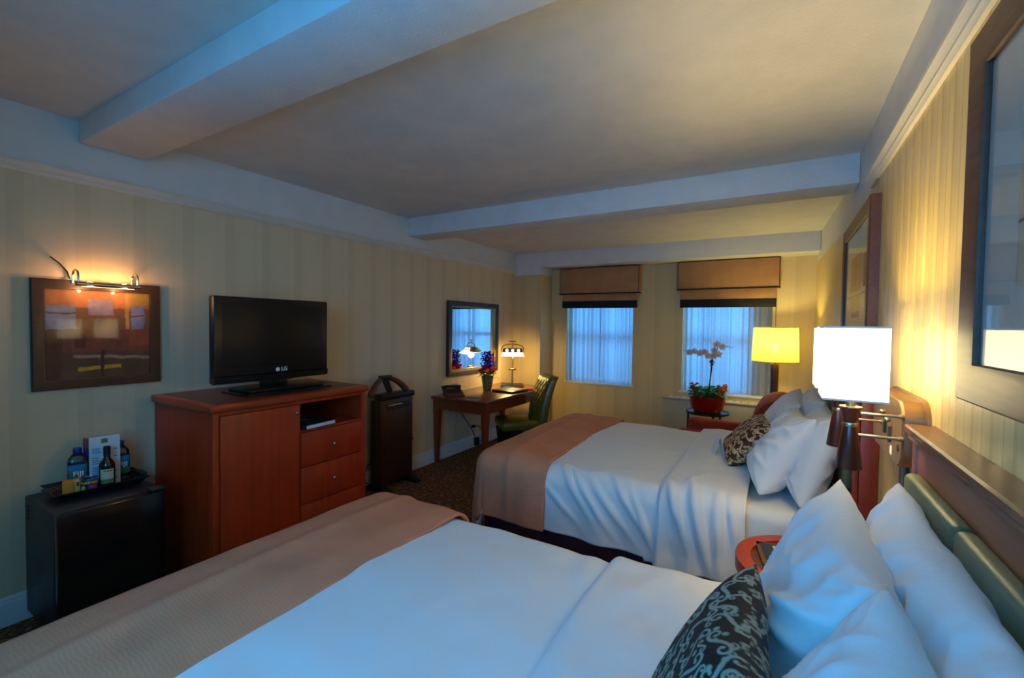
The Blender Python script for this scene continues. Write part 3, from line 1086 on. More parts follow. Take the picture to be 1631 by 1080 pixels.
# ------------------------------------------------------------------ desk
t = thing('writing_desk', 'brown wooden writing desk with tapered legs under the mirror', 'desk', (-2.96, 4.58, 0.0))
q = MB(); q.box(-0.375, 0.36, -0.72, 0.80, 0.725, 0.76, 0.012, 3); q.build('desktop', 'desk', t)
q = MB(); q.box(-0.34, 0.33, -0.685, 0.765, 0.615, 0.725); q.build('apron', 'desk', t)
for sx in (-1, 1):
    for sy in (-1, 1):
        cx, cy = (-0.005 + sx * 0.325), (0.04 + sy * 0.695)
        rows = []
        for z, h in ((0.0, 0.019), (0.02, 0.020), (0.60, 0.034), (0.725, 0.034)):
            rows.append([(cx - h, cy - h, z), (cx + h, cy - h, z), (cx + h, cy + h, z), (cx - h, cy + h, z)])
        q = MB(); V = q.grid(rows, closed_v=True); q.cap(V[0]); q.cap(V[-1]); q.build('leg', 'desk_v', t, angle=20)
d = box_obj('drawer', 'desk', t, 0.28, 0.337, 0.02, 0.62, 0.628, 0.712, 0.003)
for yy in (0.30, 0.35):
    knob(d, 0.337, yy, 0.668, 0.8)

t = thing('telephone', 'dark red-brown desk telephone at the near end of the desk', 'telephone', (-3.12, 4.00, 0.7605), math.radians(-35))
q = MB(); q.prism([(-0.10, 0), (0.11, 0), (0.11, 0.012), (-0.02, 0.06), (-0.10, 0.075)], 1, -0.10, 0.10); q.build('body', 'walnut', t, angle=25)
q = MB(); q.box(0, 0.001, -0.08, 0.08, 0, 0.07, mtx=Matrix.Translation((0.04, 0, 0.038)) @ Matrix.Rotation(-1.17, 4, 'Y')); q.build('keypad', 'ink', t)
q = MB(); q.tube([(-0.075, -0.115, 0.085), (-0.075, -0.06, 0.098), (-0.075, 0.03, 0.098), (-0.075, 0.10, 0.088)], [0.022, 0.016, 0.016, 0.022], 10); q.build('handset', 'black', t)
q = MB(); q.box(-0.13, -0.11, 0.02, 0.09, 0.01, 0.12, 0.003, mtx=Matrix.Translation((0, 0, 0))); q.build('message_card', 'paper', t)

t = thing('notepad', 'thin dark folded notepad on the desk before the telephone', 'notepad', (-2.88, 4.06, 0.7605), math.radians(25))
q = MB(); q.box(-0.06, 0.06, -0.09, 0.09, 0, 0.006, 0.001); q.build('cover', 'navy', t)
t = thing('leather_folder', 'dark leather folder lying on the desk in front of the lamp', 'folder', (-2.79, 4.72, 0.7605), math.radians(-6))
q = MB(); q.box(-0.155, 0.155, -0.20, 0.14, 0.0, 0.026, 0.005, 3); q.build('cover', 'darkleather', t)
q = MB(); q.box(-0.05, 0.10, -0.08, 0.08, 0.026, 0.0275); q.build('paper_slip', 'paper', t)
t = thing('paper_booklet', 'thin reddish booklet on the desk at the chair end', 'booklet', (-2.70, 4.99, 0.7605), math.radians(10))
q = MB(); q.box(-0.08, 0.09, -0.09, 0.10, 0.0, 0.010, 0.002); q.build('cover', 'redbox', t)

# desk lamp
t = thing('desk_lamp', 'brass desk lamp with rectangular glowing shade on the desk', 'lamp', (-2.995, 5.07, 0.7605), math.radians(-57))
q = MB(); q.box(-0.085, 0.085, -0.15, 0.15, 0.0, 0.02, 0.005)
q.box(-0.085, -0.078, -0.15, 0.15, 0.02, 0.032); q.box(0.078, 0.085, -0.15, 0.15, 0.02, 0.032); q.box(-0.085, 0.085, -0.15, -0.143, 0.02, 0.032); q.box(-0.085, 0.085, 0.143, 0.15, 0.02, 0.032)
q.build('base_tray', 'brass', t)
q = MB(); q.tube([(0, 0, 0.02), (0, 0, 0.22)], [0.010, 0.008], 12); q.lathe([(0.045, 0.215), (0.05, 0.22), (0.05, 0.235), (0.04, 0.24)], (0, 0, 0), 20); q.tube([(0, 0, 0.23), (0, 0.01, 0.40)], 0.005, 8); q.build('stem', 'brass', t)
arc = [(0, 0.145, 0.455)] + [(0, 0.145 * math.cos(a), 0.47 + 0.085 * math.sin(a) ** 0.6) for a in [PI * k / 14 for k in range(15)]] + [(0, -0.145, 0.455)]
q = MB(); q.tube(arc, 0.005, 8); q.tube([(0, 0, 0.40), (0, 0, 0.59)], 0.004, 8); q.tube([(0, -0.045, 0.59), (0, 0.045, 0.59)], 0.007, 8); q.build('yoke', 'brass', t)
q = MB()
rows = []
for xa, xb2, hy, z in ((-0.10, 0.062, 0.13, 0.425), (-0.095, 0.062, 0.13, 0.450), (-0.03, 0.045, 0.125, 0.495), (-0.02, 0.03, 0.12, 0.50)):
    rows.append([(xa, -hy, z), (xb2, -hy, z), (xb2, hy, z), (xa, hy, z)])
V = q.grid(rows, closed_v=True); q.cap(V[-1])
q.build('shade', 'brass', t, angle=20)
for yy in (-0.075, 0.0, 0.075):
    q = MB(); q.lathe([(0.0, 0.002), (0.021, 0.002), (0.021, -0.004)], (0, 0, 0), 16, mtx=Matrix.Translation((0.0545, yy, 0.474)) @ Matrix.Rotation(1.2, 4, 'Y')); q.build('light_hole', 'diffuser', t)
q = MB()
rows = [[(-0.09, -0.125, 0.426), (-0.09, 0.125, 0.426)], [(0.125, -0.15, 0.400), (0.125, 0.15, 0.400)], [(0.063, -0.13, 0.451), (0.063, 0.13, 0.451)], [(0.060, -0.125, 0.447), (0.060, 0.125, 0.447)]]
V = q.grid(rows); q.cap([V[k][0] for k in range(4)]); q.cap([V[k][1] for k in range(4)][::-1]); q.build('diffuser', 'diffuser', t, angle=20)
point_light('desk_lamp_light', (0, 0, 0.385), 13.0, (1.0, 0.70, 0.20), 0.04, t)

# vase of flowers


def bloom(mb, c, r, n=6, rr=random):
    c = Vector(c)
    for k in range(n):
        d = Vector((rr.uniform(-1, 1), rr.uniform(-1, 1), rr.uniform(-0.4, 1))).normalized()
        mb.leaf(c, d, r, r * 0.45, 0.1, 0.3, 3)


t = thing('flower_vase', 'olive vase of purple and red flowers on the desk', 'flowers', (-3.07, 4.60, 0.7605))
q = MB(); q.lathe([(0.048, 0), (0.052, 0.01), (0.062, 0.07), (0.072, 0.14), (0.074, 0.175), (0.068, 0.175), (0.06, 0.13), (0.0, 0.12)], (0, 0, 0), 28); q.build('vase', 'olivepot', t)
rr = random.Random(9)
q = MB()
for k in range(46):
    a = rr.uniform(0, 6.28); rad = rr.uniform(0.01, 0.06)
    q.leaf((rad * math.cos(a), rad * math.sin(a), rr.uniform(0.16, 0.24)), (math.cos(a), math.sin(a), rr.uniform(-0.1, 0.7)), rr.uniform(0.06, 0.12), 0.018, 0.4)
q.build('foliage', 'leaf', t, angle=180)
for k in range(16):
    a = k * 2.4; rad = 0.035 + 0.075 * (k % 4) / 4 + 0.01
    q = MB(); bloom(q, (rad * math.cos(a), rad * math.sin(a), 0.245 + rr.uniform(-0.035, 0.035)), 0.038, 12, rr); q.build('red_flower', 'red_bloom', t, angle=180)
for k, (dx, dy, h) in enumerate(((0.0, 0.0, 0.47), (0.045, 0.03, 0.44), (-0.045, -0.02, 0.46), (0.02, -0.05, 0.43), (-0.02, 0.055, 0.46))):
    q = MB()
    for j in range(22):
        z = 0.27 + (h - 0.27) * j / 21
        a = j * 2.4
        rd = 0.026 * (1.15 - 0.5 * j / 21)
        bloom(q, (dx + rd * math.cos(a), dy + rd * math.sin(a), z), 0.028, 5, rr)
    q.build('purple_flower', 'purple', t, angle=180)

# mirror on the left wall
t = thing('wall_mirror', 'tall rectangular mirror in a dark gilt frame above the desk', 'mirror', (XL, 4.66, 0.95))
q = MB(); frame_mesh(q, 0.0, 1, -0.53, 0.54, 0.0, 0.89, 0.055, 0.045); q.build('frame', 'frame', t, angle=20)
q = MB(); frame_mesh(q, 0.004, 1, -0.478, 0.488, 0.052, 0.838, 0.022, 0.03); q.build('gilt_liner', 'gold', t, angle=20)
q = MB(); q.box(0.006, 0.012, -0.465, 0.475, 0.065, 0.825); q.build('mirror_glass', 'mirror', t)

# outlet and plugs under the desk
t = thing('wall_outlet', 'cream wall outlet with black plugs under the desk', 'outlet', (XL, 4.66, 0.24))
q = MB(); q.box(0, 0.006, -0.045, 0.045, -0.06, 0.06, 0.002); q.build('cover_plate', 'plate', t)
q = MB(); q.box(0.006, 0.045, -0.02, 0.025, 0.015, 0.05, 0.006); q.build('plug', 'black', t)
q = MB(); q.tube([(0.04, 0.01, 0.03), (0.07, 0.05, 0.03), (0.08, 0.12, -0.02), (0.05, 0.17, -0.10), (0.04, 0.18, -0.232)], 0.006, 8); q.build('cord', 'cord', t)
t = thing('power_adapter', 'black power adapter on its cable hanging below the desk apron', 'adapter', (XL + 0.035, 4.72, 0.02))
q = MB(); q.box(-0.02, 0.025, -0.035, 0.03, 0.0, 0.10, 0.006); q.build('body', 'black', t)
q = MB(); q.tube([(0.0, -0.02, 0.09), (0.01, -0.10, 0.20), (0.015, -0.30, 0.42), (0.02, -0.48, 0.60)], 0.005, 8); q.build('cable', 'cord', t)

# desk chair
t = thing('desk_chair', 'olive green leather desk chair with tufted back', 'chair', (-2.55, 4.53, 0.0), math.radians(44))


def tuft_back():
    """front face with diamond tufting; local chair faces -x, back panel at x>0"""
    nu, nv = 61, 73
    rows = []
    w, z0, z1 = 0.235, 0.40, 0.985
    P = []
    for i in range(nu):
        u = -1 + 2 * i / (nu - 1)
        row = []
        for j in range(nv):
            v = j / (nv - 1)
            z = z0 + (z1 - z0) * v
            x = 0.165 + 0.03 * v + 0.11 * v ** 2.2
            a, b = u * 2.5, v * 4.6
            d1, d2 = (a + b) % 1.0, (a - b) % 1.0
            g = min(min(d1, 1 - d1), min(d2, 1 - d2))
            puff = 0.012 * (1 - math.exp(-(g / 0.14) ** 1.2)) if v > 0.12 else 0.006
            edge = (1 - abs(u) ** 8) * (1 - abs(2 * v - 1) ** 14)
            row.append((x - puff * edge - 0.028 * edge, u * w * (1 - 0.04 * v ** 6), z))
        P.append(row)
    return P


P = tuft_back()
q = MB(); V = q.grid(P)
back = []
for row in P:
    back.append([(0.285 - 0.03 + (p[0] - 0.165) * 0.92 + 0.0 if False else 0.165 + 0.075 + (0.03 * ((p[2] - 0.40) / 0.585) + 0.11 * ((p[2] - 0.40) / 0.585) ** 2.2) * 0.95, p[1], p[2]) for p in row])
V2 = q.grid(back)
nu, nv = len(P), len(P[0])


def rimface(A, B):
    for k in range(len(A) - 1):
        try:
            q.bm.faces.new((A[k], A[k + 1], B[k + 1], B[k]))
        except ValueError:
            pass


rimface(V[0], V2[0]); rimface(V[-1], V2[-1]); rimface([r[0] for r in V], [r[0] for r in V2]); rimface([r[-1] for r in V], [r[-1] for r in V2])
q.build('backrest', 'olive', t, angle=50)
q = MB()
for j in range(1, 5):
    for i in range(5):
        a = (i - 2 + (0.5 if j % 2 else 0)) / 2.5
        b = j / 4.6
        if abs(a) < 0.9:
            v = b
            x = 0.165 + 0.03 * v + 0.11 * v ** 2.2 - 0.030
            q.ball((x, a * 0.235, 0.40 + 0.585 * v), 0.007, 8)
q.build('tufting_buttons', 'gold', t)
q = MB(); q.box(-0.27, 0.25, -0.235, 0.235, 0.385, 0.485, 0.035, 4); q.build('seat', 'olive', t, angle=60)
q = MB(); q.lathe([(0.03, 0.08), (0.03, 0.33), (0.07, 0.36), (0.12, 0.385)], (0, 0, 0), 16); q.build('column', 'black', t)
for k in range(5):
    a = 2 * PI * k / 5 + 0.3
    q = MB(); q.tube([(0.02 * math.cos(a), 0.02 * math.sin(a), 0.10), (0.15 * math.cos(a), 0.15 * math.sin(a), 0.085), (0.27 * math.cos(a), 0.27 * math.sin(a), 0.065)], [0.028, 0.022, 0.016], 8)
    lg = q.build('leg', 'black', t)
    q = MB(); q.lathe([(0.027, -0.012), (0.027, 0.012)], (0, 0, 0), 14, mtx=Matrix.Translation((0.27 * math.cos(a), 0.27 * math.sin(a), 0.0275)) @ Matrix.Rotation(a + PI / 2, 4, 'Z') @ Matrix.Rotation(PI / 2, 4, 'X')); q.build('caster', 'black', lg)

t = thing('waste_bin', 'dark rectangular waste bin on the carpet under the desk', 'bin', (-2.98, 4.98, 0.0))
rows = []
for hx, hy, z in ((0.09, 0.11, 0.0), (0.11, 0.14, 0.28), (0.104, 0.134, 0.28), (0.085, 0.105, 0.01)):
    rows.append([(-hx, -hy, z), (hx, -hy, z), (hx, hy, z), (-hx, hy, z)])
q = MB(); V = q.grid(rows, closed_v=True); q.cap(V[0]); q.cap(V[-1]); q.build('bucket', 'black', t, angle=20)

# ------------------------------------------------------------------ beds


def drape(x0, x1, y0, y1, zt, drop_foot, drop_near, drop_far, r=0.09, flare=0.06, rip=0.012, ripf=16.0, wr=0.006, seed=0, nx=110, drop_head=0.0, crown_=0.03, hem=None, foot_rip=1.0, folds=()):
    """cloth laid over a box [x0..x1]x[y0..y1]; hangs over the foot (-x), near (-y) and far (+y) sides"""
    Lx0, Lx1 = x0 - drop_foot, x1 + drop_head
    Ly0, Ly1 = y0 - drop_near, y1 + drop_far
    ny = max(30, int((Ly1 - Ly0) / (Lx1 - Lx0) * nx))
    ny = min(ny, 280)
    P = []
    q0 = PI * r / 2
    for i in range(nx + 1):
        row = []
        for j in range(ny + 1):
            X = Lx0 + (Lx1 - Lx0) * i / nx
            Y = Ly0 + (Ly1 - Ly0) * j / ny
            # rounding starts a little inside the edge
            ex0, ey0, ey1 = x0 + r * (drop_foot > 0), y0 + r * (drop_near > 0), y1 - r * (drop_far > 0)
            if hem:
                if Y < y0:
                    Y = y0 - (y0 - Y) * hem(X)
            dx = max(0.0, ex0 - X)
            dy = (ey0 - Y) if Y < ey0 else ((Y - ey1) if Y > ey1 else 0.0)
            sy = -1 if Y < ey0 else 1
            d = math.hypot(dx, dy)
            bx, by = max(X, ex0), min(max(Y, ey0), ey1)
            cx, cy = (X - (x0 + x1) / 2) / (x1 - x0) * 2, (Y - (y0 + y1) / 2) / (y1 - y0) * 2
            z = zt + crown_ * max(0, 1 - cx * cx) * max(0, 1 - cy * cy)
            w = wr * (nz(X * 5 + seed, Y * 3.1, 1.7) + 0.5 * nz(X * 11, Y * 9 + seed, 4.2))
            for fx, fy, ang, ln, am, wd_ in folds:
                ca, sa = math.cos(ang), math.sin(ang)
                du = (X - fx) * ca + (Y - fy) * sa
                dv = -(X - fx) * sa + (Y - fy) * ca
                w += am * math.exp(-(dv / wd_) ** 2) * math.exp(-(du / ln) ** 2)
            if d < 1e-9:
                row.append((X, Y, z + w))
                continue
            nx_, ny_ = -dx / d, sy * dy / d
            if d < q0:
                a = d / r
                hor, fall = r * math.sin(a), r * (1 - math.cos(a))
                nrm_h, nrm_v = math.sin(a), math.cos(a)
                t_ = 0
            else:
                ov = d - q0
                hor, fall = r + flare * ov, r + ov
                nrm_h, nrm_v = 1, 0
                t_ = min(1, ov / 0.25)
            s_ = X * abs(ny_) + Y * abs(nx_) * foot_rip
            k = rip * t_ * (math.sin(s_ * ripf + seed) + 0.7 * math.sin(s_ * ripf * 1.73 + 2 * seed + 1.0) + 0.8 * nz(s_ * 6, seed, fall * 2))
            hor += k + w * nrm_h
            row.append((bx + nx_ * hor, by + ny_ * hor, z - fall + w * nrm_v))
        P.append(row)
    return P


def cloth(name, P, mat, parent, org, thick=0.012, sub=0):
    q = MB()
    q.grid([[(p[0] - org[0], p[1] - org[1], p[2] - org[2]) for p in row] for row in P])
    o = q.build(name, mat, parent, angle=180)
    s = o.modifiers.new('thickness', 'SOLIDIFY')
    s.thickness = thick
    s.offset = 0.0
    return o


def edge_line(P, row=None, col=None, off=(0, 0, 0)):
    pts = P[row] if row is not None else [r[col] for r in P]
    return [(p[0] + off[0], p[1] + off[1], p[2] + off[2]) for p in pts]


def make_bed(label, y0, y1):
    t = thing('bed', label, 'bed', (-0.7, (y0 + y1) / 2, 0.0), 0, 'hotel beds')
    h = (y1 - y0) / 2
    q = MB(); q.box(-1.0, 0.96, -h + 0.05, h - 0.05, 0.06, 0.36, 0.02); q.build('box_spring', 'sheet', t)
    q = MB(); q.box(-1.01, 0.96, -h + 0.025, h - 0.025, 0.36, 0.665, 0.06, 4); q.build('mattress', 'sheet', t, angle=60)
    # pleated skirt on three sides
    pts = []
    n = 60
    for i in range(n + 1):
        pts.append((1.0 - 2.0 * i / n, -h + 0.035))
    for i in range(1, n + 1):
        pts.append((-1.0, -h + 0.035 + (2 * h - 0.07) * i / n))
    for i in range(1, n + 1):
        pts.append((-1.0 + 2.0 * i / n, h - 0.035))
    P = []
    for k, (x, y) in enumerate(pts):
        wv = 0.006 * math.sin(k * 1.9)
        P.append([(x - (wv if abs(y) < h - 0.04 else 0), y + (wv if abs(y) >= h - 0.04 else 0), z) for z in (0.012, 0.2, 0.37)])
    q = MB(); q.grid(P)
    o = q.build('bed_skirt', 'skirt', t, angle=60)
    s = o.modifiers.new('thickness', 'SOLIDIFY'); s.thickness = 0.006
    for sx in (-0.9, 0.9):
        for sy in (-h + 0.12, h - 0.12):
            q = MB(); q.lathe([(0.025, 0), (0.03, 0.065)], (sx, sy, 0), 12); q.build('foot', 'black', t)
    return t


# near bed y 0.03..1.65, far bed y 2.48..4.10
make_bed('near bed with blue-lit white duvet in the foreground', 0.05, 1.63)
make_bed('far bed between the nightstand and the armchair', 2.50, 4.08)


def make_duvet(label, y0, y1, zt, near, seed, foldx, headx, hem=None, folds=(), ffolds=()):
    org = (-0.8, (y0 + y1) / 2, zt)
    t = thing('duvet', label, 'duvet', org, 0, 'white duvets on the beds')
    P = drape(-1.74, foldx + 0.05, y0, y1, zt, 0.34, 0.325, 0.33, 0.10, 0.05, 0.010, 15, 0.007, seed, 190, 0, 0.035, hem, folds=folds)
    cloth('cover', P, 'duvet', t, org, 0.016)
    F = drape(foldx, headx, y0 - 0.012, y1 + 0.012, zt + 0.028, 0.0, 0.36, 0.36, 0.10, 0.07, 0.016, 21, 0.010, seed + 5, 70, 0, 0.03, hem, folds=ffolds)
    # the turned-down part rolls down onto the cover at its free edge
    for i, row in enumerate(F):
        k = max(0, 1 - i / 4.0)
        for j, p in enumerate(row):
            row[j] = (p[0], p[1], p[2] - 0.022 * k * k)
    cloth('turned_down_part', F, 'duvet', t, org, 0.022)
    line = edge_line(F, row=0, off=(-org[0] - 0.003, -org[1], -org[2] + 0.004))
    q = MB(); q.tube(line, 0.006, 8); q.build('piping', 'duvet', t, angle=180)
    return t


def hem_far(x):
    return 1.0 + 0.10 * math.sin((x + 1.1) * 5.0) * (x > -0.6) + (0.10 if x > -0.55 else 0.02)


make_duvet('white duvet turned down on the far bed', 2.47, 4.10, 0.685, True, 2.0, -0.53, -0.12, hem_far,
           folds=[(-1.02, 2.42, 2.2, 0.16, 0.022, 0.022), (-0.92, 2.38, 2.25, 0.18, 0.020, 0.018), (-0.80, 2.36, 2.3, 0.16, 0.022, 0.020), (-0.70, 2.40, 2.2, 0.15, 0.020, 0.018), (-0.62, 2.34, 2.0, 0.15, 0.018, 0.018),
                  (-1.12, 2.34, 2.4, 0.14, 0.018, 0.018), (-0.85, 2.60, 0.6, 0.2, 0.006, 0.04), (-0.7, 3.2, 0.4, 0.3, 0.005, 0.04)],
           ffolds=[(-0.44, 2.40, 1.9, 0.15, 0.035, 0.022), (-0.33, 2.36, 1.8, 0.20, 0.035, 0.024), (-0.24, 2.34, 1.6, 0.16, 0.028, 0.022), (-0.17, 2.4, 1.7, 0.14, 0.02, 0.02), (-0.48, 3.3, 1.6, 0.5, 0.012, 0.05), (-0.38, 2.6, 1.2, 0.12, 0.012, 0.025)])
make_duvet('white duvet of the near bed, tinted blue by daylight', 0.01, 1.66, 0.685, True, 8.0, -0.50, -0.06, None,
           folds=[(-0.56, 1.5, 1.75, 0.16, 0.012, 0.04), (-0.9, 1.62, 0.2, 0.2, 0.006, 0.04)],
           ffolds=[(-0.46, 1.1, 1.75, 0.4, 0.012, 0.04), (-0.30, 1.55, 1.2, 0.2, 0.010, 0.05)])


def make_runner(label, y0, y1, zt, seed, dn):
    org = (-1.5, (y0 + y1) / 2, zt)
    P = drape(-1.765, -1.205, y0, y1, zt, 0.42, dn, 0.40, 0.115, 0.045, 0.010, 8, 0.004, seed, 84, 0, 0.03, None, 0.6,
              folds=[(-1.50, (y0 + y1) / 2, PI / 2 + 0.03, 2.0, 0.010, 0.03), (-1.32, (y0 + y1) / 2, PI / 2 - 0.02, 2.0, 0.005, 0.05)])
    o = cloth('throw_blanket', P, 'runner', None, org, 0.014)
    o.location = org
    return tag(o, label, 'blanket', 'tan knitted throws across the beds')


make_runner('tan knitted throw across the foot of the near bed', -0.005, 1.675, 0.718, 1.0, 0.36)
make_runner('tan knitted throw across the foot of the far bed', 2.455, 4.115, 0.718, 6.0, 0.36)


def pillow_grid(a, b, th, n=84, m=66, pinch=0.10, wr=0.012, seed=0.0, sag=0.0, crease=()):
    F, B = [], []
    for side, out in ((1, F), (-1, B)):
        for i in range(n + 1):
            row = []
            for j in range(m + 1):
                u, v = -1 + 2 * i / n, -1 + 2 * j / m
                u_, v_ = math.copysign(abs(u) ** 0.85, u), math.copysign(abs(v) ** 0.85, v)
                x = a * u_ * (1 - pinch * (1 - v_ * v_) * u_ * u_)
                y = b * v_ * (1 - pinch * (1 - u_ * u_) * v_ * v_)
                e = max(0.0, (1 - u_ ** 4) * (1 - v_ ** 4))
                t_ = th * e ** 0.55
                if sag:
                    t_ *= 1 - sag * v_
                # radiating creases near the corners plus soft rumples
                k = wr * e ** 0.3 * (nz(x * 6 + seed, y * 5, seed) + 0.9 * (0.35 - abs(nz(x * 9 + y * 5, y * 8 - x * 4 + seed, side * 3.0))) * 2)
                ca = math.atan2(abs(v_) - 1.05, abs(u_) - 1.05)
                rad = math.hypot(abs(u_) - 1.05, abs(v_) - 1.05)
                k += 0.35 * wr * math.sin(ca * 16 + seed) * math.exp(-rad * 2.0) * e ** 0.4
                for cu_, cv_, ang, ln, am, wd_ in crease:
                    du = (x - cu_) * math.cos(ang) + (y - cv_) * math.sin(ang)
                    dv = -(x - cu_) * math.sin(ang) + (y - cv_) * math.cos(ang)
                    k += am * e ** 0.3 * math.exp(-(dv / wd_) ** 2 - (du / ln) ** 2)
                row.append((x, y, side * max(0.0, t_ + k * (t_ > 0))))
            out.append(row)
    return F, B


def put(P, mtx):
    return [[tuple(mtx @ Vector(p)) for p in row] for row in P]


def lean_matrix(lean, twist=0.0, roll_=0.0):
    """local x -> world y (along the headboard), local y -> up and leaning to +x, local z -> facing -x and up"""
    up_ = Vector((math.sin(lean), 0, math.cos(lean)))
    n_ = Vector((-math.cos(lean), 0, math.sin(lean)))
    al = Vector((0, 1, 0))
    mm = Matrix((( -al.x, up_.x, n_.x, 0), (-al.y, up_.y, n_.y, 0), (-al.z, up_.z, n_.z, 0), (0, 0, 0, 1)))
    return Matrix.Rotation(twist, 4, 'Z') @ mm @ Matrix.Rotation(roll_, 4, 'Z')


def make_pillow(label, centre, a, b, th, lean, twist=0.0, roll_=0.0, seed=0.0, group=None, crease=(), wr=0.017, pinch=0.10, sag=0.25):
    F, B = pillow_grid(a, b, th, seed=seed, crease=crease, wr=wr, pinch=pinch, sag=sag)
    mx = lean_matrix(lean, twist, roll_)
    q = MB()
    q.grid(put(F, mx)); q.grid(put(B, mx))
    o = q.build('pillow', 'pillow', None, angle=180, weld=True)
    o.location = centre
    return tag(o, label, 'pillow', group)


G1, G2 = 'white pillows on the near bed', 'white pillows on the far bed'
make_pillow('white pillow against the near headboard, its tip by the wall lamp plate', (0.230, 1.12, 0.905), 0.45, 0.255, 0.080, math.radians(13), 0.0, math.radians(0), 2.2, G1,
            [(0.12, -0.05, 2.2, 0.2, 0.024, 0.018), (-0.1, 0.05, 1.2, 0.16, 0.022, 0.018), (-0.2, 0.08, 0.9, 0.16, 0.022, 0.016), (0.22, 0.08, 2.5, 0.14, 0.02, 0.016), (-0.3, 0.1, 1.9, 0.12, 0.02, 0.016)])
make_pillow('white front pillow on the near bed behind the scroll cushion, tip pointing at the nightstand', (0.090, 1.235, 0.895), 0.335, 0.255, 0.098, math.radians(16), math.radians(0), math.radians(0), 5.1, G1,
            [(0.20, 0.10, 0.45, 0.16, 0.026, 0.016), (0.21, 0.05, 0.25, 0.18, 0.024, 0.014), (0.20, -0.02, 0.0, 0.20, 0.024, 0.016), (0.18, -0.08, -0.4, 0.18, 0.022, 0.016), (-0.12, 0.10, 2.3, 0.14, 0.014, 0.02), (-0.1, -0.06, 0.9, 0.16, 0.009, 0.03), (0.02, -0.12, 1.3, 0.12, 0.009, 0.03)])
make_pillow('white pillow lowest in the picture at the near side of the near bed', (0.085, 0.59, 0.90), 0.335, 0.26, 0.100, math.radians(17), math.radians(0), math.radians(0), 7.7, G1,
            [(-0.2, 0.08, -0.5, 0.18, 0.026, 0.018), (-0.16, 0.0, 0.3, 0.2, 0.022, 0.02), (0.05, 0.10, 1.2, 0.14, 0.022, 0.018), (0.0, -0.06, 0.8, 0.2, 0.02, 0.02)])
make_pillow('white pillow leaning on the far headboard, nearer the wall lamp', (0.175, 2.90, 0.91), 0.33, 0.235, 0.09, math.radians(18), 0.0, math.radians(2), 3.3, G2)
make_pillow('white pillow leaning on the far headboard at the window side', (0.175, 3.62, 0.92), 0.33, 0.235, 0.09, math.radians(18), 0.0, math.radians(-3), 4.4, G2)
make_pillow('white front pillow of the far bed nearer the wall lamp', (0.02, 2.93, 0.90), 0.32, 0.235, 0.09, math.radians(30), math.radians(3), math.radians(4), 9.2, G2,
            [(0.2, 0.1, 0.7, 0.12, 0.022, 0.015), (0.18, 0.0, 0.3, 0.14, 0.022, 0.015), (0.2, -0.08, -0.3, 0.12, 0.02, 0.015), (-0.1, 0.05, 1.3, 0.14, 0.014, 0.02)])
make_pillow('white front pillow of the far bed at the window side', (0.02, 3.58, 0.91), 0.32, 0.24, 0.09, math.radians(28), 0.0, math.radians(-4), 6.6, G2)

# scroll cushions: the woven scrolls are drawn once on a dense grid


def scroll_field(w, h, n, m, seed):
    rr = random.Random(seed)
    curves = []

    def euler(cx, cy, ang, size, turns, width, sgn):
        N = 48
        x = y = 0.0
        half = []
        pts = []
        for k in range(N):
            s = k / (N - 1)
            th_ = sgn * turns * 2 * PI * s * s
            half.append((x, y, s))
            x += math.cos(th_) / N
            y += math.sin(th_) / N
        ca, sa = math.cos(ang), math.sin(ang)
        for sign in (1, -1):
            for (px, py, s) in half:
                X, Y = sign * px * size, sign * py * size
                ww = width * (1.0 - 0.55 * s)
                if s > 0.96:
                    ww = width * 0.85
                pts.append((cx + X * ca - Y * sa, cy + X * sa + Y * ca, ww))
        curves.append(np.array(pts))

    step = 0.062
    ny_ = int(h / step) + 2
    nx_ = int(w / step) + 2
    for i in range(nx_):
        for j in range(ny_):
            cx = -w / 2 + (i + 0.5 * (j % 2)) * step + rr.uniform(-.012, .012)
            cy = -h / 2 + j * step + rr.uniform(-.012, .012)
            a = rr.choice((0.5, 1.2, 2.1, 2.7)) + rr.uniform(-.2, .2)
            euler(cx, cy, a, 0.080, 0.95, 0.0046, rr.choice((-1, 1)))
            euler(cx + 0.024, cy + 0.024, a + 1.3, 0.036, 0.85, 0.0030, rr.choice((-1, 1)))
            for _ in range(2):
                curves.append(np.array([(cx + rr.uniform(-.03, .03), cy + rr.uniform(-.03, .03), 0.0060)]))
    return curves


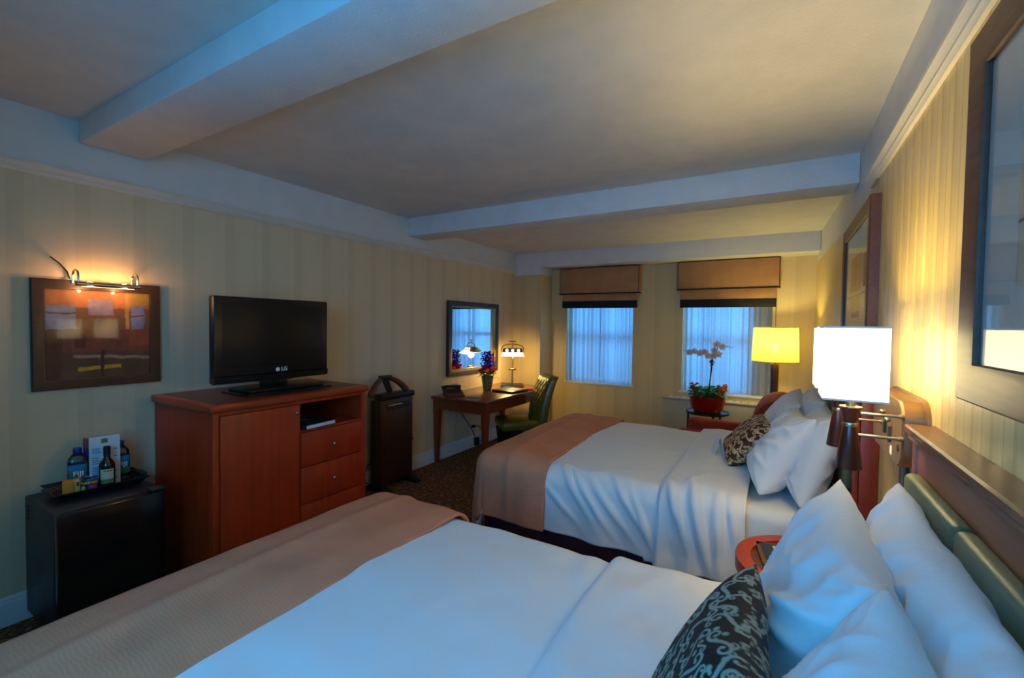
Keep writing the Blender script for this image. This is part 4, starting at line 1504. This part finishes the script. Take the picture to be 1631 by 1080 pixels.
def cushion(label, centre, a, b, th, lean, twist, roll_, dark, light, seed, group):
    n, m = 230, 230
    F, B = pillow_grid(a, b, th, n, m, 0.07, 0.005, seed, 0.15)
    pts = scroll_field(2 * a + 0.24, 2 * b + 0.24, n, m, seed)
    mx = lean_matrix(lean, twist, roll_)
    q = MB()
    cols = []
    for G, off in ((F, 0.0), (B, 0.037)):
        g3 = np.array(G)
        su = np.concatenate([np.zeros((1, g3.shape[1])), np.cumsum(np.linalg.norm(np.diff(g3, axis=0), axis=2), 0)])
        sv = np.concatenate([np.zeros((g3.shape[0], 1)), np.cumsum(np.linalg.norm(np.diff(g3, axis=1), axis=2), 1)], 1)
        su -= su[su.shape[0] // 2][None, :]
        sv -= sv[:, sv.shape[1] // 2][:, None]
        A = np.stack([su.ravel() + off, sv.ravel()], 1)
        best = np.full(len(A), 9.0)
        order = np.argsort(A[:, 0])
        ax_ = A[order, 0]
        for cur in pts:
            lo, hi = cur.min(0) - 0.012, cur.max(0) + 0.012
            idx = order[np.searchsorted(ax_, lo[0]):np.searchsorted(ax_, hi[0])]
            idx = idx[(A[idx, 1] > lo[1]) & (A[idx, 1] < hi[1])]
            if len(idx):
                dd = np.hypot(A[idx, None, 0] - cur[None, :, 0], A[idx, None, 1] - cur[None, :, 1]) - cur[None, :, 2]
                best[idx] = np.minimum(best[idx], dd.min(1))
        f = np.clip(0.5 - best / 0.0022, 0, 1)
        d_, l_ = np.array(lin(dark)), np.array(lin(light))
        cols += [tuple(d_ * (1 - x) + l_ * x) for x in f]
        q.grid(put(G, mx))
    q.bm.verts.ensure_lookup_table()
    bmesh.ops.recalc_face_normals(q.bm, faces=q.bm.faces)
    me = bpy.data.meshes.new('scroll_cushion')
    q.bm.to_mesh(me); q.bm.free()
    at = me.color_attributes.new('pattern', 'FLOAT_COLOR', 'POINT')
    at.data.foreach_set('color', [x for c in cols for x in c])
    me.materials.append(M['scroll'])
    for p in me.polygons:
        p.use_smooth = True
    o = bpy.data.objects.new('scroll_cushion', me)
    C.objects.link(o)
    o.location = centre
    return tag(o, label, 'cushion', group)


G3 = 'scroll patterned cushions on the beds'
cushion('dark cushion with pale grey scrolls on the near bed', (-0.105, 0.87, 0.88), 0.225, 0.20, 0.07, math.radians(24), 0.0, math.radians(4), (22, 24, 22), (150, 158, 138), 5, G3)
cushion('brown cushion with gold scrolls on the far bed', (-0.155, 3.20, 0.865), 0.255, 0.175, 0.07, math.radians(42), math.radians(6), math.radians(3), (74, 38, 20), (218, 180, 126), 8, G3)
t = thing('tent_card', 'small white folded card standing before the brown scroll cushion', 'card', (-0.32, 3.16, 0.738), math.radians(-70))
q = MB(); q.prism([(-0.035, 0.0), (-0.0345, 0.0), (0.0, 0.13), (0.0345, 0.0), (0.035, 0.0), (0.0, 0.1325)], 0, -0.045, 0.045); q.build('card', 'paper', t)

# headboards


def headboard(label, y0, y1, deep=0.0):
    """deep: extra depth of posts, ledge and pads"""
    t = thing('headboard', label, 'headboard', (XR, (y0 + y1) / 2, 0.0), 0, 'padded headboards behind the beds')
    h = (y1 - y0) / 2
    d = deep
    q = MB(); q.box(-0.045 - d, -0.001, -h + 0.04, h - 0.04, 0.02, 1.235, 0.003); q.build('panel', 'walnut', t)
    q = MB()
    p = [(-0.001, 1.23), (-0.050 - d, 1.23), (-0.052 - d, 1.236), (-0.060 - d, 1.240), (-0.060 - d, 1.252), (-0.066 - d, 1.256), (-0.070 - d, 1.262), (-0.070 - d, 1.276), (-0.066 - d, 1.282), (-0.001, 1.282)]
    q.prism(p, 1, -h, h); q.build('ledge', 'walnut', t, angle=25)
    n = 4
    w = (2 * h - 0.14) / n
    for k in range(n):
        a = -h + 0.07 + k * w
        q = MB(); q.box(-0.082 - d, -0.040 - d, a + 0.001, a + w - 0.001, 0.50 if not d else 0.80, 1.155, 0.018, 4); q.build('pad', 'leather', t, angle=60)
    for sy in (-1, 1):
        ya, yb = sorted((sy * (h - 0.038), sy * (h - 0.002)))
        q = MB(); q.box(-0.05 - d * 0.45, -0.001, ya, yb, 0.0, 1.232, 0.003); q.build('post', 'cherry_post' if d else 'walnut', t)
        if d:
            q = MB(); q.box(-0.05 - d, -0.052 - d * 0.45, ya + sy * -0.003, yb + sy * -0.003, 0.0, 1.232, 0.003); q.build('post_strip', 'cherry_post', t)
    return t


headboard('dark wooden headboard with green leather pads behind the near bed', -0.10, 1.765)
headboard('dark wooden headboard with green leather pads behind the far bed', 2.57, 4.02, 0.045)

# nightstand between the beds
t = thing('nightstand', 'round-ended cherry nightstand with dark inset top between the beds', 'nightstand', (0.112, 2.06, 0.0))


def dshape(rx, ry, x1, n=24):
    pts = [(x1, -ry)]
    for k in range(n + 1):
        a = -PI / 2 - PI * k / n
        pts.append((rx * math.cos(a) * 1.0, ry * math.sin(a)))
    pts.append((x1, ry))
    return pts


q = MB()
outer, inner = dshape(0.245, 0.26, 0.268), dshape(0.19, 0.205, 0.215)
rows = [[(x, y, 0.60) for x, y in outer], [(x, y, 0.645) for x, y in outer], [(x * 0.99, y * 0.99, 0.65) for x, y in outer], [(x, y, 0.65) for x, y in inner], [(x, y, 0.638) for x, y in inner]]
V = q.grid(rows, closed_v=True); q.cap(V[0]); q.build('top_rim', 'cherry_h', t, angle=30)
q = MB(); q.prism(inner, 2, 0.630, 0.639); q.build('top_inset', 'walnut', t)
q = MB(); q.prism(dshape(0.21, 0.225, 0.262), 2, 0.08, 0.60); q.build('body', 'cherry', t, angle=30)
d = box_obj('drawer', 'cherry_h', t, -0.222, -0.19, -0.08, 0.08, 0.45, 0.57, 0.004)
q = MB(); q.ball((-0.232, 0, 0.51), 0.012); q.build('knob', 'steel', d)
q = MB(); q.prism(dshape(0.20, 0.215, 0.255), 2, 0.0, 0.08); q.build('plinth', 'black', t, angle=30)
t = thing('framed_notice', 'gold edged dark notice frame lying on the nightstand', 'notice', (0.02, 2.10, 0.640), math.radians(10))
q = MB(); q.box(-0.07, 0.09, -0.10, 0.10, 0, 0.010, 0.002); q.build('backing', 'gold', t)
q = MB(); q.box(-0.055, 0.075, -0.085, 0.085, 0.010, 0.0115); q.build('insert', 'navy', t)
q = MB(); q.box(-0.01, 0.06, -0.04, 0.07, 0.0115, 0.012); q.build('paper', 'cream_label', t)

# ------------------------------------------------------------------ twin wall lamp
t = thing('wall_lamp', 'twin swing wall lamp with square white shades and bronze backplate', 'lamp', (XR, 2.07, 1.23))
zl = 1.23


def rounded_plate(hy, hz, r, n=8):
    pts = []
    for cx, cz, a0 in ((hy - r, hz - r, 0), (-hy + r, hz - r, PI / 2), (-hy + r, -hz + r, PI), (hy - r, -hz + r, 1.5 * PI)):
        for k in range(n + 1):
            a = a0 + PI / 2 * k / n
            pts.append((cx + r * math.cos(a), cz + r * math.sin(a)))
    return pts


q = MB()
rows = []
for x, s in ((0.0, 1.0), (-0.010, 1.0), (-0.011, 0.93), (-0.058, 0.93), (-0.064, 0.90)):
    rows.append([(x, y * s, z * s) for y, z in rounded_plate(0.27, 0.115, 0.07)])
V = q.grid(rows, closed_v=True); q.cap(V[0]); q.cap(V[-1]); q.build('backplate', 'bronze', t, angle=35)
LAMPS = (-0.25, 0.07)
LX = -0.195
for sy in LAMPS:
    # paired horizontal rods reach from the plate to the lamp body
    for z in (0.062, -0.008):
        q = MB(); q.tube([(-0.060, sy, z), (LX + 0.01, sy, z)], 0.0052, 10); q.lathe([(0.008, 0), (0.008, 0.01)], (0, 0, 0), 12, mtx=Matrix.Translation((-0.062, sy, z)) @ Matrix.Rotation(-PI / 2, 4, 'Y')); q.build('rod', 'nickel', t)
    q = MB(); q.lathe([(0.036, -0.118), (0.037, -0.116), (0.020, 0.018)], (LX, sy, 0), 28); q.build('lower_body', 'walnut_v', t)
    q = MB(); q.lathe([(0.0205, 0.018), (0.0215, 0.020), (0.0215, 0.029), (0.0205, 0.031)], (LX, sy, 0), 28); q.build('collar', 'nickel', t)
    q = MB(); q.lathe([(0.020, 0.031), (0.030, 0.078), (0.031, 0.080)], (LX, sy, 0), 28); q.build('upper_body', 'walnut_v', t)
    q = MB(); q.lathe([(0.031, 0.080), (0.031, 0.083), (0.013, 0.084), (0.013, 0.125)], (LX, sy, 0), 20); q.build('socket', 'brass', t)
    # shade: hollow square box, open at top and bottom
    hs, z0, z1 = 0.083, 0.108, 0.342
    q = MB()
    for x0_, x1_, y0_, y1_ in ((-hs, hs, -hs, -hs + 0.002), (-hs, hs, hs - 0.002, hs), (-hs, -hs + 0.002, -hs + 0.002, hs - 0.002), (hs - 0.002, hs, -hs + 0.002, hs - 0.002)):
        q.box(LX + x0_, LX + x1_, sy + y0_, sy + y1_, z0, z1)
    sh = q.build('shade', 'shade', t)
    for zz in (z0, z1 - 0.006):
        q = MB()
        for x0_, x1_, y0_, y1_ in ((-hs, hs, -hs - 0.001, -hs), (-hs, hs, hs, hs + 0.001), (-hs - 0.001, -hs, -hs, hs), (hs, hs + 0.001, -hs, hs)):
            q.box(LX + x0_, LX + x1_, sy + y0_, sy + y1_, zz, zz + 0.006)
        q.build('hem', 'trim', sh)
    q = MB(); q.lathe([(0.012, 0.125), (0.02, 0.15), (0.026, 0.18), (0.02, 0.205), (0.0, 0.214)], (LX, sy, 0), 16); q.build('bulb', 'bulb', t)
    point_light('wall_lamp_light', (LX, sy, 0.235), 13.0, (1.0, 0.75, 0.27), 0.035, t)
for yy, zz in ((-0.09, -0.02), (-0.005, -0.005)):
    q = MB(); q.box(-0.072, -0.060, yy - 0.010, yy + 0.010, zz - 0.03, zz + 0.025, 0.003); q.build('switch', 'ink', t)
    q = MB(); q.ball((-0.075, yy, zz + 0.045), 0.009, 10); q.build('switch_knob', 'nickel', t)
q = MB(); q.lathe([(0.012, 0), (0.012, 0.004)], (0, 0, 0), 14, mtx=Matrix.Translation((-0.062, -0.205, -0.045)) @ Matrix.Rotation(-PI / 2, 4, 'Y')); q.build('outlet_hole', 'ink', t)
q = MB(); q.box(-0.0645, -0.062, -0.115, -0.085, -0.09, -0.06); q.build('notice_label', 'paper', t)
q = MB(); q.box(-0.016, 0.0, -0.035, 0.035, -1.08, -0.105, 0.003); q.build('cord_cover', 'walnut_v', t)

# ------------------------------------------------------------------ pictures on the right wall


def wall_art(label, yc, hy, z0, z1, w, art, margin):
    t = thing('framed_art', label, 'picture', (XR, yc, z0), 0, 'framed pictures above the beds')
    h = z1 - z0
    q = MB(); frame_mesh(q, 0.0, -1, -hy, hy, 0, h, w, 0.045); q.build('frame', 'frame_brown', t, angle=20)
    q = MB(); q.box(-0.028, -0.004, -hy + w * 0.8, hy - w * 0.8, w * 0.8, h - w * 0.8); q.build('mat_board', 'mat_board', t)
    n = 100
    a0, a1, b0, b1 = -hy + margin, hy - margin, margin, h - margin
    P = [[(-0.0288, a1 + (a0 - a1) * i / (n - 1), b0 + (b1 - b0) * j / (n - 1)) for j in range(n)] for i in range(n)]
    colour_grid('print', P, paint(n, n, art), 'art', t)
    q = MB(); q.box(-0.0325, -0.0305, -hy + w * 0.9, hy - w * 0.9, w * 0.9, h - w * 0.9); q.build('glass', 'picture_glass', t)
    return t


wall_art('large framed picture in a wide dark frame above the near bed', 0.84, 0.59, 1.405, 2.215, 0.085, art_abstract, 0.24)
wall_art('dark framed abstract print on the wall above the far bed', 3.28, 0.535, 1.42, 2.215, 0.075, art_abstract, 0.19)

# ------------------------------------------------------------------ far right corner: floor lamp, armchair, side table, orchid
t = thing('floor_lamp', 'floor lamp with cream drum shade and dark column in the far corner', 'lamp', (-0.036, 5.55, 0.0))
q = MB(); q.lathe([(0.15, 0), (0.155, 0.008), (0.155, 0.02), (0.14, 0.028), (0.05, 0.034)], (0, 0, 0), 32); q.build('base', 'black', t)
q = MB(); q.lathe([(0.040, 0.03), (0.040, 1.18), (0.034, 1.19)], (0, 0, 0), 24); q.build('column', 'walnut_v', t)
q = MB(); q.lathe([(0.012, 1.19), (0.012, 1.30)], (0, 0, 0), 12); q.build('socket', 'brass', t)
q = MB()
P = [[(r * math.cos(2 * PI * i / 48), r * math.sin(2 * PI * i / 48), z) for r, z in ((0.222, 1.215), (0.208, 1.58))] for i in range(48)]
q.grid(P, closed_u=True); sh = q.build('shade', 'shade_y', t)
for r, z in ((0.2225, 1.215), (0.2085, 1.576)):
    q = MB(); q.tube([(r * math.cos(2 * PI * i / 48), r * math.sin(2 * PI * i / 48), z) for i in range(49)], 0.003, 6, caps=False); q.build('hem', 'gold', sh)
q = MB(); q.lathe([(0.012, 1.30), (0.03, 1.35), (0.03, 1.38), (0.0, 1.41)], (0, 0, 0), 16); q.build('bulb', 'bulb', t)
point_light('floor_lamp_light', (0, 0, 1.44), 16.0, (0.94, 0.82, 0.30), 0.04, t)

t = thing('armchair', 'rust red upholstered armchair behind the far bed', 'armchair', (-0.31, 4.77, 0.0))
q = MB(); q.box(-0.43, 0.30, -0.255, 0.255, 0.12, 0.34, 0.03, 3); q.build('frame', 'rust', t, angle=60)
q = MB(); q.box(-0.44, 0.16, -0.248, 0.248, 0.34, 0.48, 0.05, 4); q.build('seat_cushion', 'rust', t, angle=60)
for sy in (-1, 1):
    q = MB(); q.box(-0.50, 0.20, sy * 0.31 - 0.06, sy * 0.31 + 0.06, 0.10, 0.615, 0.045, 4); q.build('arm', 'rust', t, angle=60)
prof = [(0.12, 0.14), (0.09, 0.60), (0.12, 0.78), (0.19, 0.90), (0.28, 0.95), (0.38, 0.955), (0.45, 0.92), (0.44, 0.78), (0.38, 0.14)]
q = MB(); q.prism([(x, z) for x, z in prof], 1, -0.36, 0.36)
bmesh.ops.bevel(q.bm, geom=list(q.bm.edges), offset=0.035, segments=3, profile=0.5, affect='EDGES')
q.build('backrest', 'rust', t, angle=70)
for sx in (-0.38, 0.32):
    for sy in (-0.30, 0.30):
        q = MB(); q.lathe([(0.016, 0), (0.024, 0.12)], (sx, sy, 0), 12); q.build('leg', 'walnut_v', t)

t = thing('side_table', 'small round dark metal side table beside the armchair', 'table', (-0.675, 5.45, 0.0))
t.scale = (1.04, 1.04, 0.935)
q = MB(); q.lathe([(0.21, 0.648), (0.215, 0.65), (0.215, 0.672), (0.205, 0.675), (0.20, 0.668), (0.0, 0.667)], (0, 0, 0), 40); q.build('tabletop', 'gloss_black', t)
for k in range(3):
    a = 2 * PI * k / 3 + 0.95
    q = MB(); q.tube([(0.195 * math.cos(a), 0.195 * math.sin(a), 0.0), (0.195 * math.cos(a), 0.195 * math.sin(a), 0.65)], 0.013, 10); q.build('leg', 'frame', t)
q = MB(); q.tube([(0.185 * math.cos(2 * PI * i / 32), 0.185 * math.sin(2 * PI * i / 32), 0.15) for i in range(33)], 0.008, 8); q.build('stretcher_ring', 'frame', t)

t = thing('potted_orchid', 'white orchid with orange blooms in a glossy red bowl', 'plant', (-0.675, 5.44, 0.625))
t.scale = (1.045, 1.045, 1.045)
q = MB(); q.lathe([(0.115, 0.0), (0.13, 0.005), (0.165, 0.06), (0.178, 0.12), (0.182, 0.175), (0.185, 0.18), (0.172, 0.18), (0.165, 0.12), (0.0, 0.115)], (0, 0, 0), 40); q.build('bowl', 'redpot', t)
q = MB(); q.lathe([(0.0, 0.116), (0.166, 0.116), (0.168, 0.15), (0.12, 0.165), (0.0, 0.17)], (0, 0, 0), 30); q.build('soil', 'soil', t)
rr = random.Random(21)
q = MB()
for k in range(230):
    a = rr.uniform(0, 6.28); rad = 0.165 * math.sqrt(rr.random())
    d = Vector((math.cos(a) * rr.uniform(0.2, 1.2), math.sin(a) * rr.uniform(0.2, 1.2), rr.uniform(0.2, 1.1)))
    q.leaf((rad * math.cos(a), rad * math.sin(a), 0.16 + rr.uniform(0, 0.09)), d, rr.uniform(0.05, 0.085), rr.uniform(0.015, 0.026), 0.5, 0.2, 4)
q.build('foliage', 'leaf', t, angle=180)
for k in range(26):
    a = rr.uniform(-0.7, 0.9) + (PI if k % 5 < 2 else 0)
    rad = rr.uniform(0.11, 0.20)
    q = MB(); bloom(q, (rad * math.cos(a), rad * math.sin(a) - 0.03, rr.uniform(0.20, 0.285) + (0.02 if k % 5 < 2 else 0)), 0.032, 16, rr); q.build('orange_flower', 'orange', t, angle=180)
for k in range(6):
    a = k * 1.05 + 0.3
    q = MB(); q.leaf((0.02 * math.cos(a), 0.02 * math.sin(a), 0.19), (math.cos(a), math.sin(a), 0.9), 0.17, 0.035, 0.6, 0.2, 7); q.build('orchid_leaf', 'leaf', t, angle=180)
s1 = [(0.015, 0, 0.18), (0.02, 0, 0.32), (0.035, 0.0, 0.46), (0.04, 0.0, 0.56), (0.055, 0, 0.64), (0.10, 0, 0.70), (0.17, 0, 0.705), (0.24, 0, 0.695)]
s2 = [(0.0, 0.01, 0.18), (0.022, 0.01, 0.34), (0.03, 0.01, 0.48), (0.035, 0.01, 0.56), (0.02, 0.0, 0.62), (-0.06, 0, 0.645), (-0.16, 0, 0.64), (-0.26, 0, 0.645)]
for s in (s1, s2):
    q = MB(); q.tube(s, [0.006, 0.006, 0.006, 0.005, 0.004, 0.004, 0.003, 0.002], 8); q.build('stem', 'stem', t)
q = MB(); bloom(q, (0.037, 0, 0.535), 0.04, 12, rr); bloom(q, (0.04, 0, 0.50), 0.03, 8, rr); q.build('stem_tie', 'stem', t)


def orchid(c, r, rz):
    q = MB()
    mx = Matrix.Translation(c) @ Matrix.Rotation(rz, 4, 'Z')
    for k in range(5):
        a = PI / 2 + 2 * PI * k / 5
        rows = []
        for i in range(5):
            s = i / 4
            w = r * (0.5 if k in (1, 4) else 0.36) * math.sin(PI * min(1, 0.1 + 0.88 * s))
            px, pz = math.cos(a) * r * s, math.sin(a) * r * s
            tx, tz = -math.sin(a), math.cos(a)
            yy = -0.012 * math.sin(PI * s)
            rows.append([tuple(mx @ Vector((px - tx * w, yy, pz - tz * w))), tuple(mx @ Vector((px, yy - 0.004, pz))), tuple(mx @ Vector((px + tx * w, yy, pz + tz * w)))])
        q.grid(rows)
    q.ball(tuple(mx @ Vector((0, -0.008, -0.004))), 0.008, 8)
    return q.build('orchid_bloom', 'petal', t, angle=180)


for k, (x, z) in enumerate(((-0.19, 0.63), (-0.135, 0.645), (-0.085, 0.625), (-0.04, 0.640), (0.0, 0.60), (0.055, 0.66), (0.08, 0.725), (0.10, 0.62), (0.06, 0.60), (0.135, 0.70))):
    orchid((x, -0.012 - 0.006 * (k % 3), z), 0.042, rr.uniform(-0.6, 0.6))
